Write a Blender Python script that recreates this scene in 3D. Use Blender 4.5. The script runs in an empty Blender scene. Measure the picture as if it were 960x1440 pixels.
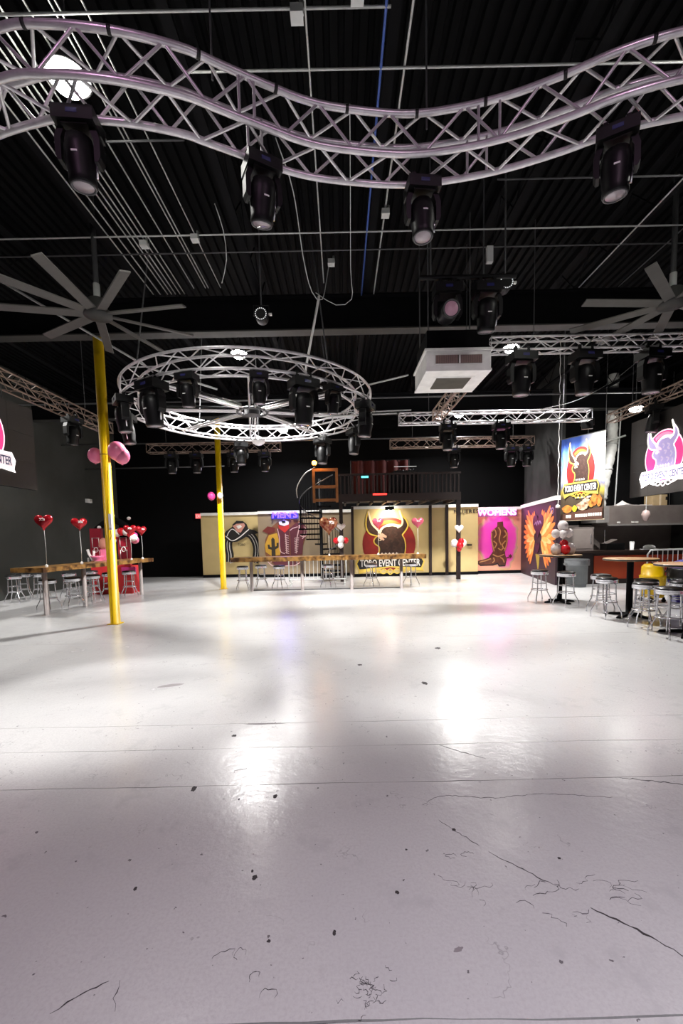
import bpy, math, random
from mathutils import Vector, Matrix
random.seed(7)
PI = math.pi
scene = bpy.context.scene
C = scene.collection

# ------------------------------------------------------------------ camera
cam_d = bpy.data.cameras.new('camera')
cam_d.sensor_fit = 'VERTICAL'; cam_d.sensor_height = 36.0
cam_d.lens = 36.0 * 600.0 / 1440.0
cam_d.shift_y = 80.0 / 1440.0
cam_d.clip_start = 0.05; cam_d.clip_end = 100
cam = bpy.data.objects.new('camera', cam_d); C.objects.link(cam)
pt, rl = math.radians(4.38), math.radians(1.2)
fw = Vector((0, math.cos(pt), -math.sin(pt))); r0 = Vector((1, 0, 0)); u0 = Vector((0, math.sin(pt), math.cos(pt)))
rr = r0 * math.cos(rl) - u0 * math.sin(rl); uu = r0 * math.sin(rl) + u0 * math.cos(rl)
cam.matrix_world = Matrix(((rr.x, uu.x, -fw.x, 0), (rr.y, uu.y, -fw.y, 0), (rr.z, uu.z, -fw.z, 1.6), (0, 0, 0, 1)))
scene.camera = cam

# ------------------------------------------------------------------ world, exposure
w = bpy.data.worlds.new('world'); scene.world = w; w.use_nodes = True
w.node_tree.nodes['Background'].inputs[0].default_value = (0.02, 0.02, 0.025, 1)
w.node_tree.nodes['Background'].inputs[1].default_value = 0.2
vs = scene.view_settings
vs.view_transform = 'Standard'; vs.look = 'None'; vs.gamma = 1.0; vs.use_curve_mapping = False
vs.exposure = 0.0
BAY_W = 250.0        # watts of a high bay lamp
PINK_W = 135.0        # watts of the pink stage wash lamps behind the camera

# ------------------------------------------------------------------ materials
MATS = {}
def mat(name, col, rough=0.6, metal=0.0, emit=None, es=0.0, noise=None, nscale=5.0, bump=0.0, spec=0.5, alpha=1.0, trans=0.0):
    if name in MATS: return MATS[name]
    m = bpy.data.materials.new(name); m.use_nodes = True
    nt = m.node_tree; b = nt.nodes['Principled BSDF']
    b.inputs['Base Color'].default_value = (*col, 1); b.inputs['Roughness'].default_value = rough
    b.inputs['Metallic'].default_value = metal; b.inputs['Specular IOR Level'].default_value = spec
    b.inputs['Alpha'].default_value = alpha; b.inputs['Transmission Weight'].default_value = trans
    if emit: b.inputs['Emission Color'].default_value = (*emit, 1); b.inputs['Emission Strength'].default_value = es
    tc = nt.nodes.new('ShaderNodeTexCoord')
    nz = nt.nodes.new('ShaderNodeTexNoise'); nz.inputs['Scale'].default_value = nscale; nz.inputs['Detail'].default_value = 5
    nt.links.new(tc.outputs['Object'], nz.inputs['Vector'])
    mx = nt.nodes.new('ShaderNodeMix'); mx.data_type = 'RGBA'
    c2 = noise if noise else tuple(min(1, c * 0.88) for c in col)
    mx.inputs['A'].default_value = (*col, 1); mx.inputs['B'].default_value = (*c2, 1)
    rp = nt.nodes.new('ShaderNodeValToRGB'); rp.color_ramp.elements[0].position = 0.4; rp.color_ramp.elements[1].position = 0.62
    nt.links.new(nz.outputs['Fac'], rp.inputs['Fac']); nt.links.new(rp.outputs['Color'], mx.inputs['Factor'])
    nt.links.new(mx.outputs['Result'], b.inputs['Base Color'])
    if bump:
        bp = nt.nodes.new('ShaderNodeBump'); bp.inputs['Strength'].default_value = bump; bp.inputs['Distance'].default_value = 0.02
        nt.links.new(nz.outputs['Fac'], bp.inputs['Height']); nt.links.new(bp.outputs['Normal'], b.inputs['Normal'])
    MATS[name] = m; return m

BLK = mat('black_paint', (0.004, 0.004, 0.005), 0.8, spec=0.1)
WALLK = mat('black_wall_paint', (0.026, 0.026, 0.026), 0.7, noise=(0.011, 0.012, 0.011), nscale=1.2, spec=0.25)
BACKK = mat('deep_black_wall_paint', (0.0035, 0.0035, 0.004), 0.8, spec=0.1)
DECK = mat('black_deck', (0.0012, 0.0013, 0.0018), 0.8, spec=0.1)
FIXT = mat('fixture_black', (0.0035, 0.0035, 0.004), 0.45, spec=0.28)
ALU = mat('brushed_aluminium', (0.74, 0.72, 0.74), 0.33, 0.55, noise=(0.62, 0.6, 0.62), nscale=12)
ALUB = mat('brown_grey_truss', (0.30, 0.22, 0.18), 0.4, 0.45)
CHROME = mat('chrome', (0.72, 0.72, 0.75), 0.16, 0.85)
STEEL = mat('stainless_steel', (0.42, 0.36, 0.33), 0.35, 0.6, noise=(0.36, 0.30, 0.28), nscale=2)
GALV = mat('galvanised_pipe', (0.62, 0.63, 0.62), 0.45, 0.3)
GALVD = mat('dim_pipe', (0.10, 0.10, 0.105), 0.5, 0.3)
BEAMG = mat('dark_beam', (0.03, 0.03, 0.028), 0.6)
BLADE = mat('fan_blade_grey', (0.085, 0.08, 0.075), 0.55)
WHITE = mat('white_plastic', (0.90, 0.89, 0.87), 0.45)
WTRIM = mat('white_trim', (0.85, 0.84, 0.80), 0.5)
YEL = mat('yellow_paint', (0.90, 0.58, 0.0), 0.4, noise=(0.82, 0.50, 0.0), nscale=3)
BEIGE = mat('beige_panel', (0.56, 0.43, 0.195), 0.6, noise=(0.51, 0.39, 0.175), nscale=1.5)
TAN = mat('tan_panel', (0.28, 0.21, 0.13), 0.6, noise=(0.25, 0.19, 0.12), nscale=1.5)
WOOD = mat('live_edge_wood', (0.40, 0.21, 0.06), 0.28, noise=(0.07, 0.028, 0.010), nscale=6)
WOODO = mat('orange_pine', (0.30, 0.12, 0.03), 0.5, noise=(0.22, 0.08, 0.02), nscale=6)
WOODT = mat('table_wood', (0.50, 0.30, 0.13), 0.35, noise=(0.36, 0.2, 0.09), nscale=9)
DWOOD = mat('dark_red_wood', (0.016, 0.006, 0.005), 0.5)
REDP = mat('red_laminate', (0.42, 0.055, 0.010), 0.45, noise=(0.33, 0.025, 0.008), nscale=1.0)
REDF = mat('red_foil', (0.36, 0.008, 0.015), 0.14, 0.4)
CRIM = mat('crimson_card', (0.27, 0.004, 0.02), 0.5)
PINKB = mat('pink_balloon', (0.85, 0.20, 0.35), 0.28)
WHB = mat('white_balloon', (0.88, 0.80, 0.78), 0.28)
REDB = mat('red_balloon', (0.62, 0.01, 0.02), 0.25)
HOTP = mat('hot_pink', (0.72, 0.05, 0.28), 0.4)
STRING = mat('ribbon_white', (0.7, 0.7, 0.68), 0.5)
VINYL = mat('black_vinyl', (0.012, 0.012, 0.013), 0.32)
LENS = mat('lens_glass', (0.35, 0.30, 0.33), 0.12, 0.2)
LENSP = mat('pink_lens', (0.62, 0.36, 0.46), 0.25, 0.0)
LAMPE = mat('lamp_emitter', (1, 1, 1), 0.4, emit=(1.0, 0.98, 0.90), es=100)
GREYBIN = mat('grey_bin', (0.12, 0.13, 0.135), 0.5)
BLUEBIN = mat('blue_bin', (0.03, 0.02, 0.33), 0.4)
BAG = mat('black_bag', (0.008, 0.008, 0.01), 0.3, bump=0.8, nscale=12)
FOILW = mat('white_duct_wrap', (0.66, 0.66, 0.63), 0.55, bump=0.5, nscale=9)
SCREEN = mat('led_panel_dark', (0.022, 0.018, 0.016), 0.55, noise=(0.026, 0.022, 0.02), nscale=40)
BLUEP = mat('blue_pipe', (0.05, 0.11, 0.42), 0.45)

# ------------------------------------------------------------------ helpers
class MB:
    def __init__(s): s.v = []; s.f = []; s.s = []
    def add(s, vs_, fs, smooth=False):
        o = len(s.v); s.v += [tuple(v) for v in vs_]
        for f in fs: s.f.append(tuple(i + o for i in f)); s.s.append(smooth)
        return s
    def box(s, c, d, rz=0.0, rx=0.0, ry=0.0):
        M = Matrix.Rotation(rz, 3, 'Z') @ Matrix.Rotation(ry, 3, 'Y') @ Matrix.Rotation(rx, 3, 'X')
        vs_ = [Vector(c) + M @ Vector((x * d[0] / 2, y * d[1] / 2, z * d[2] / 2)) for x in (-1, 1) for y in (-1, 1) for z in (-1, 1)]
        return s.add(vs_, [(0, 1, 3, 2), (4, 6, 7, 5), (0, 4, 5, 1), (2, 3, 7, 6), (0, 2, 6, 4), (1, 5, 7, 3)])
    def tube(s, path, r, n=8, closed=False, cap=True):
        P = [Vector(p) for p in path]; N = len(P); rings = []
        up = None
        for i, p in enumerate(P):
            if closed: t = P[(i + 1) % N] - P[i - 1]
            else: t = P[min(i + 1, N - 1)] - P[max(i - 1, 0)]
            t = t.normalized() if t.length > 1e-9 else Vector((0, 0, 1))
            if up is None: up = Vector((0, 0, 1)) if abs(t.z) < 0.9 else Vector((1, 0, 0))
            a = (up - t * up.dot(t))
            if a.length < 1e-4: a = t.orthogonal()
            a.normalize(); b = t.cross(a); up = a
            rad = r[i] if isinstance(r, (list, tuple)) else r
            rings.append([p + (a * math.cos(2 * PI * k / n) + b * math.sin(2 * PI * k / n)) * rad for k in range(n)])
        vs_ = [v for q in rings for v in q]; fs = []
        for i in range(N if closed else N - 1):
            j = (i + 1) % N
            for k in range(n): fs.append((i * n + k, i * n + (k + 1) % n, j * n + (k + 1) % n, j * n + k))
        s.add(vs_, fs, True)
        if cap and not closed:
            o = len(s.v) - len(vs_)
            s.f.append(tuple(o + k for k in range(n))[::-1]); s.s.append(False)
            s.f.append(tuple(o + (N - 1) * n + k for k in range(n))); s.s.append(False)
        return s
    def lathe(s, prof, n=20, c=(0, 0, 0), axis='Z', smooth=True):
        vs_ = []
        for (r, h) in prof:
            for k in range(n):
                a = 2 * PI * k / n
                q = (r * math.cos(a), r * math.sin(a), h) if axis == 'Z' else ((r * math.cos(a), h, r * math.sin(a)) if axis == 'Y' else (h, r * math.cos(a), r * math.sin(a)))
                vs_.append((c[0] + q[0], c[1] + q[1], c[2] + q[2]))
        fs = []
        for i in range(len(prof) - 1):
            for k in range(n): fs.append((i * n + k, i * n + (k + 1) % n, (i + 1) * n + (k + 1) % n, (i + 1) * n + k))
        s.add(vs_, fs, smooth); o = len(s.v) - len(vs_)
        for i in (0, len(prof) - 1):
            if prof[i][0] > 1e-5: s.f.append(tuple(o + i * n + k for k in range(n))); s.s.append(False)
        return s
    def ball(s, c, r, n=16, m=10, sc=(1, 1, 1)):
        prof = [(max(1e-6, math.sin(PI * i / m)), -math.cos(PI * i / m)) for i in range(m + 1)]
        vs_ = []
        for (q, h) in prof:
            for k in range(n):
                a = 2 * PI * k / n; vs_.append((c[0] + r * sc[0] * q * math.cos(a), c[1] + r * sc[1] * q * math.sin(a), c[2] + r * sc[2] * h))
        fs = [(i * n + k, i * n + (k + 1) % n, (i + 1) * n + (k + 1) % n, (i + 1) * n + k) for i in range(m) for k in range(n)]
        return s.add(vs_, fs, True)
    def prism(s, poly, y0, y1):           # polygon in the x-z plane, from y0 (back) to y1 (front)
        n = len(poly); vs_ = [(x, y0, z) for x, z in poly] + [(x, y1, z) for x, z in poly]
        fs = [tuple(range(n)), tuple(range(2 * n - 1, n - 1, -1))] + [(i, (i + 1) % n, n + (i + 1) % n, n + i) for i in range(n)]
        return s.add(vs_, fs)
    def slab(s, poly, z0, z1):            # polygon in the x-y plane
        n = len(poly); vs_ = [(x, y, z0) for x, y in poly] + [(x, y, z1) for x, y in poly]
        fs = [tuple(range(n))[::-1], tuple(range(n, 2 * n))] + [(i, (i + 1) % n, n + (i + 1) % n, n + i) for i in range(n)]
        return s.add(vs_, fs)
    def mesh(s, name, m):
        me = bpy.data.meshes.new(name); me.from_pydata(s.v, [], s.f); me.polygons.foreach_set('use_smooth', s.s)
        if m: me.materials.append(m)
        me.update(); return me
    def build(s, name, m, parent=None, loc=(0, 0, 0), rz=0.0):
        o = bpy.data.objects.new(name, s.mesh(name, m)); C.objects.link(o); o.location = loc; o.rotation_euler = (0, 0, rz)
        if parent: o.parent = parent
        return o
def tag(o, label, cat=None, group=None, kind=None):
    if label: o['label'] = label
    if cat: o['category'] = cat
    if group: o['group'] = group
    if kind: o['kind'] = kind
    return o
def thing(name, label, cat, loc=(0, 0, 0), rz=0.0, group=None):
    o = bpy.data.objects.new(name, None); C.objects.link(o); o.empty_display_size = 0.1
    o.location = loc; o.rotation_euler = (0, 0, rz); return tag(o, label, cat, group)
def struct(name, mb, m, label=None):
    o = mb.build(name, m); o['kind'] = 'structure'
    if label: o['label'] = label
    return o
def copy_tree(o, loc=None, rz=None, label=None, group=None, parent=None):
    c = o.copy(); C.objects.link(c)
    if parent is not None: c.parent = parent
    if loc is not None: c.location = loc
    if rz is not None: c.rotation_euler = (0, 0, rz)
    if label: c['label'] = label
    if group: c['group'] = group
    for ch in list(o.children): copy_tree(ch, parent=c)
    return c
UNIT = {}
def bar(name, p0, p1, r, m, parent):      # a straight rod that shares one unit mesh
    if m.name not in UNIT: UNIT[m.name] = MB().tube([(0, 0, -0.5), (0, 0, 0.5)], 1.0, 8).mesh('rod', m)
    o = bpy.data.objects.new(name, UNIT[m.name]); C.objects.link(o); o.parent = parent
    p0, p1 = Vector(p0), Vector(p1); d = p1 - p0
    o.location = (p0 + p1) / 2; o.rotation_mode = 'QUATERNION'; o.rotation_quaternion = d.to_track_quat('Z', 'Y'); o.scale = (r, r, d.length)
    return o
def spline(P, step=0.06, closed=False):
    P = [Vector(p) for p in P]; out = []; N = len(P)
    for i in range(N if closed else N - 1):
        a = P[(i - 1) % N] if closed or i > 0 else P[0] * 2 - P[1]
        b = P[i]; c = P[(i + 1) % N]; d = P[(i + 2) % N] if closed or i + 2 < N else P[-1] * 2 - P[-2]
        n = max(1, int((c - b).length / step))
        for k in range(n):
            t = k / n
            out.append(0.5 * ((2 * b) + (c - a) * t + (2 * a - 5 * b + 4 * c - d) * t * t + (3 * b - a - 3 * c + d) * t ** 3))
    if not closed: out.append(P[-1])
    return out
def text_mb(txt, size, ext=0.002, neon=0.0, bold=0.0):
    cu = bpy.data.curves.new('lettering', 'FONT'); cu.body = txt; cu.size = size; cu.align_x = 'CENTER'; cu.align_y = 'CENTER'
    cu.resolution_u = 3
    if neon: cu.fill_mode = 'NONE'; cu.bevel_depth = neon; cu.bevel_resolution = 1
    else: cu.extrude = ext; cu.offset = bold
    o = bpy.data.objects.new('lettering', cu); C.objects.link(o)
    dg = bpy.context.evaluated_depsgraph_get(); me = bpy.data.meshes.new_from_object(o.evaluated_get(dg))
    bpy.data.objects.remove(o); mb = MB()
    mb.add([(v.co.x, -v.co.z, v.co.y) for v in me.vertices], [tuple(p.vertices) for p in me.polygons])
    bpy.data.meshes.remove(me); bpy.data.curves.remove(cu)
    return mb
def fit(mb, cx, cz, width, height, y=0.0):       # scales lettering in the x-z plane into a rectangle
    xs = [v[0] for v in mb.v]; zs = [v[2] for v in mb.v]
    sx = width / (max(xs) - min(xs)); sz = height / (max(zs) - min(zs)); mx = (max(xs) + min(xs)) / 2; mz = (max(zs) + min(zs)) / 2
    mb.v = [(cx + (v[0] - mx) * sx, y + v[1], cz + (v[2] - mz) * sz) for v in mb.v]; return mb
def lamp(name, kind, loc, power, col=(1, 1, 1), size=0.3, target=None, spot=None, parent=None, spread=None, blend=0.4):
    d = bpy.data.lights.new(name, kind); d.energy = power; d.color = col
    if kind == 'AREA':
        d.shape = 'DISK'; d.size = size
        if spread: d.spread = spread
    elif kind in ('POINT', 'SPOT'): d.shadow_soft_size = size
    if kind == 'SPOT': d.spot_size = spot or 1.2; d.spot_blend = blend
    o = bpy.data.objects.new(name, d); C.objects.link(o); o.location = loc
    if target is not None:
        o.rotation_mode = 'QUATERNION'; o.rotation_quaternion = (Vector(target) - Vector(loc)).to_track_quat('-Z', 'Y')
    if parent: o.parent = parent
    return o

XL, XR, YB, YF, ZC = -9.5, 11.0, 18.4, -5.0, 6.62

# ------------------------------------------------------------------ floor
def floor_material():
    m = bpy.data.materials.new('painted_concrete'); m.use_nodes = True; nt = m.node_tree; b = nt.nodes['Principled BSDF']; L = nt.links.new
    def N(t): return nt.nodes.new(t)
    geo = N('ShaderNodeNewGeometry')
    def noise(scale, detail=6, rough=0.6):
        n = N('ShaderNodeTexNoise'); n.inputs['Scale'].default_value = scale; n.inputs['Detail'].default_value = detail; n.inputs['Roughness'].default_value = rough
        L(geo.outputs['Position'], n.inputs['Vector']); return n
    def ramp(src, a, bb, c0=(0, 0, 0, 1), c1=(1, 1, 1, 1)):
        r = N('ShaderNodeValToRGB'); r.color_ramp.elements[0].position = a; r.color_ramp.elements[1].position = bb
        r.color_ramp.elements[0].color = c0; r.color_ramp.elements[1].color = c1; L(src, r.inputs['Fac']); return r
    def mix(a, c, f):
        x = N('ShaderNodeMix'); x.data_type = 'RGBA'
        if isinstance(a, tuple): x.inputs['A'].default_value = a
        else: L(a, x.inputs['A'])
        x.inputs['B'].default_value = c; L(f, x.inputs['Factor']); return x.outputs['Result']
    big = noise(0.5, 4); col = mix((0.60, 0.60, 0.595, 1), (0.51, 0.51, 0.52, 1), ramp(big.outputs['Fac'], 0.35, 0.7).outputs['Color'])
    mid = noise(3.2, 8, 0.7); col = mix(col, (0.44, 0.44, 0.45, 1), ramp(mid.outputs['Fac'], 0.56, 0.72).outputs['Color'])
    fine = noise(70, 3, 0.7); col = mix(col, (0.50, 0.49, 0.50, 1), ramp(fine.outputs['Fac'], 0.42, 0.75).outputs['Color'])
    # small dark chips
    sp = noise(26, 3, 0.5); col = mix(col, (0.17, 0.16, 0.17, 1), ramp(sp.outputs['Fac'], 0.71, 0.73).outputs['Color'])
    # hairline scratches and wear lines
    wv = noise(1.7, 5, 0.6); sub = N('ShaderNodeMath'); sub.operation = 'SUBTRACT'; sub.inputs[1].default_value = 0.5; L(wv.outputs['Fac'], sub.inputs[0])
    ab = N('ShaderNodeMath'); ab.operation = 'ABSOLUTE'; L(sub.outputs[0], ab.inputs[0])
    ln = ramp(ab.outputs[0], 0.0, 0.0035, (1, 1, 1, 1), (0, 0, 0, 1)); gate = ramp(noise(2.3, 2).outputs['Fac'], 0.56, 0.62)
    mu = N('ShaderNodeMath'); mu.operation = 'MULTIPLY'; L(ln.outputs['Color'], mu.inputs[0]); L(gate.outputs['Color'], mu.inputs[1])
    mu2 = N('ShaderNodeMath'); mu2.operation = 'MULTIPLY'; mu2.inputs[1].default_value = 0.55; L(mu.outputs[0], mu2.inputs[0])
    col = mix(col, (0.2, 0.19, 0.2, 1), mu2.outputs[0])
    L(col, b.inputs['Base Color'])
    rg = N('ShaderNodeMapRange'); rg.inputs['To Min'].default_value = 0.14; rg.inputs['To Max'].default_value = 0.34; L(mid.outputs['Fac'], rg.inputs['Value']); L(rg.outputs['Result'], b.inputs['Roughness'])
    b.inputs['Specular IOR Level'].default_value = 0.45
    bn = noise(14, 4); bp = N('ShaderNodeBump'); bp.inputs['Strength'].default_value = 0.2; bp.inputs['Distance'].default_value = 0.012; L(bn.outputs['Fac'], bp.inputs['Height']); L(bp.outputs['Normal'], b.inputs['Normal'])
    return m
FLOORM = floor_material()
GROUT = mat('joint_dirt', (0.06, 0.052, 0.05), 0.9)
fl = struct('floor', MB().box(((XL + XR) / 2, (YB + YF) / 2, -0.065), (XR - XL, YB - YF, 0.11)), GROUT, 'pale grey painted concrete floor with worn joints')
JO = [-5.0, -2.2, 1.29, 2.66, 3.15, 3.58, 6.6, 9.6, 13.2, 18.4]      # slab joints across the hall
def jag(x, s, amp): return amp * (math.sin(x * 2.9 + s * 7) + 0.6 * math.sin(x * 7.7 + s * 3) + 0.5 * math.sin(x * 23 + s))
for i in range(len(JO) - 1):
    xs = [XL + (XR - XL) * k / 160 for k in range(161)]
    g = 0.0035 if i in (1, 2) else 0.0022
    lo = [(x, JO[i] + (0 if i == 0 else g * (0.9 + 0.6 * math.sin(x * 5 + i)) + jag(x, i, 0.003))) for x in xs]
    hi = [(x, JO[i + 1] - (0 if i == len(JO) - 2 else g * (0.8 + 0.6 * math.cos(x * 7 + i)) - jag(x, i + 1, 0.003))) for x in reversed(xs)]
    MB().slab(lo + hi, -0.012, 0.0).build('floor_slab', FLOORM, fl)
# cracks and paint chips in the near floor
CRK = mat('crack_dark', (0.045, 0.04, 0.042), 0.9)
def crack(pts, wd, name='floor_crack'):
    P = spline([(x, y, 0) for x, y in pts], 0.02); a, b_ = [], []
    for i, p in enumerate(P):
        t = (P[min(i + 1, len(P) - 1)] - P[max(0, i - 1)]).normalized(); n = Vector((-t.y, t.x, 0))
        f = wd * (0.25 + random.random()) * math.sin(PI * (i + 0.3) / len(P)) ** 0.5; o = n * random.uniform(-0.006, 0.006)
        a.append(p + o + n * f); b_.append(p + o - n * f)
    MB().slab([(v.x, v.y) for v in a] + [(v.x, v.y) for v in reversed(b_)], 0.0001, 0.0007).build(name, CRK, fl)
crack([(0.52, 2.28), (0.60, 2.17), (0.68, 2.08)], 0.0022); crack([(0.71, 2.03), (0.80, 1.95), (0.88, 1.87), (0.95, 1.81)], 0.0028)
crack([(1.03, 1.70), (1.10, 1.64), (1.17, 1.58), (1.22, 1.53), (1.27, 1.47), (1.36, 1.42)], 0.006)
crack([(0.72, 3.14), (0.82, 3.05), (0.92, 2.98), (1.0, 2.93)], 0.004); crack([(1.75, 2.66), (2.0, 2.6), (2.3, 2.5)], 0.005)
crack([(0.45, 2.42), (0.6, 2.5), (0.9, 2.47), (1.2, 2.5), (1.6, 2.45)], 0.002)
crack([(-1.02, 1.33), (-0.95, 1.40), (-0.88, 1.44)], 0.003); crack([(-0.84, 1.44), (-0.83, 1.38), (-0.80, 1.34)], 0.002)
def chip(x, y, rx, ry, rz=0.0, ring=False, m=CRK):
    n = 16; pol = []
    for k in range(n):
        a = 2 * PI * k / n; q = random.uniform(0.75, 1.2); px, py = rx * q * math.cos(a), ry * q * math.sin(a)
        pol.append((x + px * math.cos(rz) - py * math.sin(rz), y + px * math.sin(rz) + py * math.cos(rz)))
    if ring:
        crack(pol[:random.randint(9, 14)], 0.0013, 'paint_chip_edge')
    else: MB().slab(pol, 0.0001, 0.0006).build('paint_chip', m, fl)
CHG = mat('chip_grey', (0.27, 0.25, 0.26), 0.8)
for x, y, rx, ry in [(-0.98, 2.63, .016, .03), (-0.44, 2.53, .015, .022), (-0.66, 2.51, .006, .01), (-0.44, 1.90, .012, .016), (-0.46, 1.94, .006, .01), (-0.18, 2.61, .006, .006),
                     (-0.98, 1.85, .008, .012), (-0.06, 1.61, .007, .012), (0.22, 1.80, .010, .010), (0.58, 2.20, .01, .012), (0.30, 2.06, .007, .006), (-0.32, 1.58, .008, .007),
                     (1.04, 1.98, .008, .008), (-0.9, 3.36, .02, .02), (0.87, 4.5, .03, .05), (1.33, 5.9, .04, .05), (0.2, 5.2, .03, .03)]: chip(x, y, rx, ry)
chip(-1.9, 4.6, .14, .05, 0.3, m=CHG); chip(-0.72, 2.82, .05, .035, .3, True); chip(0.42, 1.53, .02, .010, .3, m=CHG); chip(-0.7, 3.57, .16, .016, m=CHG)
chip(-0.48, 1.52, .045, .026, 0.2, True); chip(-0.42, 1.53, .02, .028, 0, True); chip(-0.35, 1.44, .02, .024, 0, True); chip(-0.29, 1.37, .035, .035, 0, True)
chip(0.60, 2.02, .03, .02, 0, True); chip(0.52, 2.01, .03, .016, 0, True)
for k in range(26):
    x = random.uniform(0.45, 1.30); y = 1.76 + random.uniform(-0.10, 0.10); pts = [(x, y)]; a = random.uniform(-.5, .5)
    for q in range(random.randint(3, 7)):
        a += random.uniform(-1.3, 1.3); x += .022 * math.cos(a); y += .014 * math.sin(a); pts.append((x, y))
    crack(pts, random.choice((.0007, .001, .0016)), 'paint_chip_edge')
for k in range(34):
    x = random.gauss(0.06, .032); y = random.gauss(1.405, .026); pts = [(x, y)]; a = random.uniform(0, 6)
    for q in range(4):
        a += random.uniform(-1.5, 1.5); x += .008 * math.cos(a); y += .008 * math.sin(a); pts.append((x, y))
    crack(pts, .0011, 'paint_chip_edge')

# ------------------------------------------------------------------ shell
T = 0.15
struct('wall_back', MB().box(((XL + XR) / 2, YB + T / 2, ZC / 2), (XR - XL, T, ZC)), BACKK, 'black painted back wall of the hall')
struct('wall_left', MB().box((XL - T / 2, (YB + YF) / 2, ZC / 2), (T, YB - YF, ZC)), mat('charcoal_wall_paint', (0.075, 0.078, 0.072), 0.75, noise=(0.055, 0.058, 0.052), nscale=.6, spec=.25), 'matte black left side wall')
struct('wall_right', MB().box((XR + T / 2, (YB + YF) / 2, ZC / 2), (T, YB - YF, ZC)), WALLK, 'black right side wall')
struct('wall_front', MB().box(((XL + XR) / 2, YF - T / 2, ZC / 2), (XR - XL, T, ZC)), WALLK, 'black front wall opposite the murals')
ce = MB()
nrib = 136
for k in range(nrib):
    x0 = XL + (XR - XL) * k / nrib; d = (XR - XL) / nrib
    ce.add([(x0, YF, ZC), (x0 + d * .5, YF, ZC), (x0 + d * .6, YF, ZC + .05), (x0 + d * .9, YF, ZC + .05), (x0 + d, YF, ZC),
            (x0, YB, ZC), (x0 + d * .5, YB, ZC), (x0 + d * .6, YB, ZC + .05), (x0 + d * .9, YB, ZC + .05), (x0 + d, YB, ZC)],
           [(i, i + 1, i + 6, i + 5) for i in range(4)])
struct('ceiling', ce, DECK, 'black corrugated steel roof deck')
# partitions that carry the murals
def panel(name, x0, x1, y, h, m, label, base=True, th=0.12):
    o = struct(name, MB().box(((x0 + x1) / 2, y + th / 2, h / 2), (x1 - x0, th, h)), m, label)
    t = struct('trim_' + name[5:], MB().box(((x0 + x1) / 2, y + th / 2 - 0.012, h + 0.055), (x1 - x0, th + 0.05, 0.11)), WTRIM, 'white cap along the top of the partition')
    if base: struct('baseboard_' + name[5:], MB().box(((x0 + x1) / 2, y - 0.012, 0.06), (x1 - x0, 0.02, 0.12)), BLK, 'black baseboard of the partition')
    return o
panel('wall_back_left', -5.72, -3.31, 17.60, 2.55, BEIGE, 'beige partition behind the horseshoe sign')
panel('wall_back_mens', -3.31, 0.42, 17.20, 2.55, TAN, 'tan partition with the cowboy boots mural')
panel('wall_back_centre', 0.42, 5.32, 16.60, 2.62, BEIGE, 'beige partition with the bull mural')
def womens_material():
    m = bpy.data.materials.new('pink_sprayed_wall'); m.use_nodes = True; nt = m.node_tree; b = nt.nodes['Principled BSDF']; L = nt.links.new
    tc = nt.nodes.new('ShaderNodeTexCoord'); nz = nt.nodes.new('ShaderNodeTexNoise'); nz.inputs['Scale'].default_value = 1.6
    L(tc.outputs['Object'], nz.inputs['Vector'])
    mp = nt.nodes.new('ShaderNodeMapping'); mp.inputs['Location'].default_value = (-6.18 * 0.88, 0, -1.32 * 0.64); mp.inputs['Scale'].default_value = (0.88, 0.0, 0.64)
    L(tc.outputs['Object'], mp.inputs['Vector']); ln = nt.nodes.new('ShaderNodeVectorMath'); ln.operation = 'LENGTH'; L(mp.outputs['Vector'], ln.inputs[0])
    ad = nt.nodes.new('ShaderNodeMath'); ad.operation = 'MULTIPLY_ADD'; ad.inputs[1].default_value = 0.55; L(nz.outputs['Fac'], ad.inputs[0]); L(ln.outputs['Value'], ad.inputs[2])
    r = nt.nodes.new('ShaderNodeValToRGB'); e = r.color_ramp.elements
    e[0].position = 0.50; e[0].color = (0.70, 0.03, 0.48, 1); e[1].position = 1.62; e[1].color = (0.50, 0.40, 0.14, 1)
    q = r.color_ramp.elements.new(0.86); q.color = (0.78, 0.07, 0.46, 1); q = r.color_ramp.elements.new(1.24); q.color = (0.78, 0.32, 0.22, 1)
    L(ad.outputs[0], r.inputs['Fac']); L(r.outputs['Color'], b.inputs['Base Color']); b.inputs['Roughness'].default_value = 0.6
    return m
panel('wall_back_womens', 5.32, 7.16, 16.85, 2.50, womens_material(), 'orange and magenta sprayed partition with the boot mural')
# angled side wall with the wings mural, black wall above it
WA, WB = Vector((7.1, 16.85, 0)), Vector((6.38, 12.7, 0)); WD = (WB - WA); WL = WD.length; WD.normalize(); WANG = math.atan2(WD.y, WD.x)
PURPW = mat('dark_purple_wall', (0.020, 0.007, 0.010), 0.55, noise=(0.026, 0.008, 0.022), nscale=0.9)
wsr = struct('wall_side_right', MB().box((WL / 2, 0.08, 1.27), (WL, 0.16, 2.54)), PURPW, 'dark purple angled wall with the wings mural'); wsr.location = WA; wsr.rotation_euler = (0, 0, WANG)
o = struct('trim_side_right', MB().box((WL / 2, 0.07, 2.60), (WL + .02, 0.20, 0.12)), WTRIM, 'white cap along the top of the wings wall'); o.location = WA; o.rotation_euler = (0, 0, WANG)
o = struct('wall_side_upper', MB().box((WL / 2, 0.16, (2.66 + ZC) / 2), (WL, 0.12, ZC - 2.66)), WALLK, 'black wall above the wings mural'); o.location = WA; o.rotation_euler = (0, 0, WANG)
struct('wall_kitchen', MB().box((8.92, 14.35, ZC / 2), (4.14, 0.12, ZC)), BACKK, 'black wall behind the food counter')
for k, x in enumerate((0.46, 3.46, 4.10)):
    struct('trim_post_%d' % (k + 1), MB().box((x, 16.55, 1.36), (0.10, 0.10, 2.72)), DWOOD, 'dark post dividing the beige partition')
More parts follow.
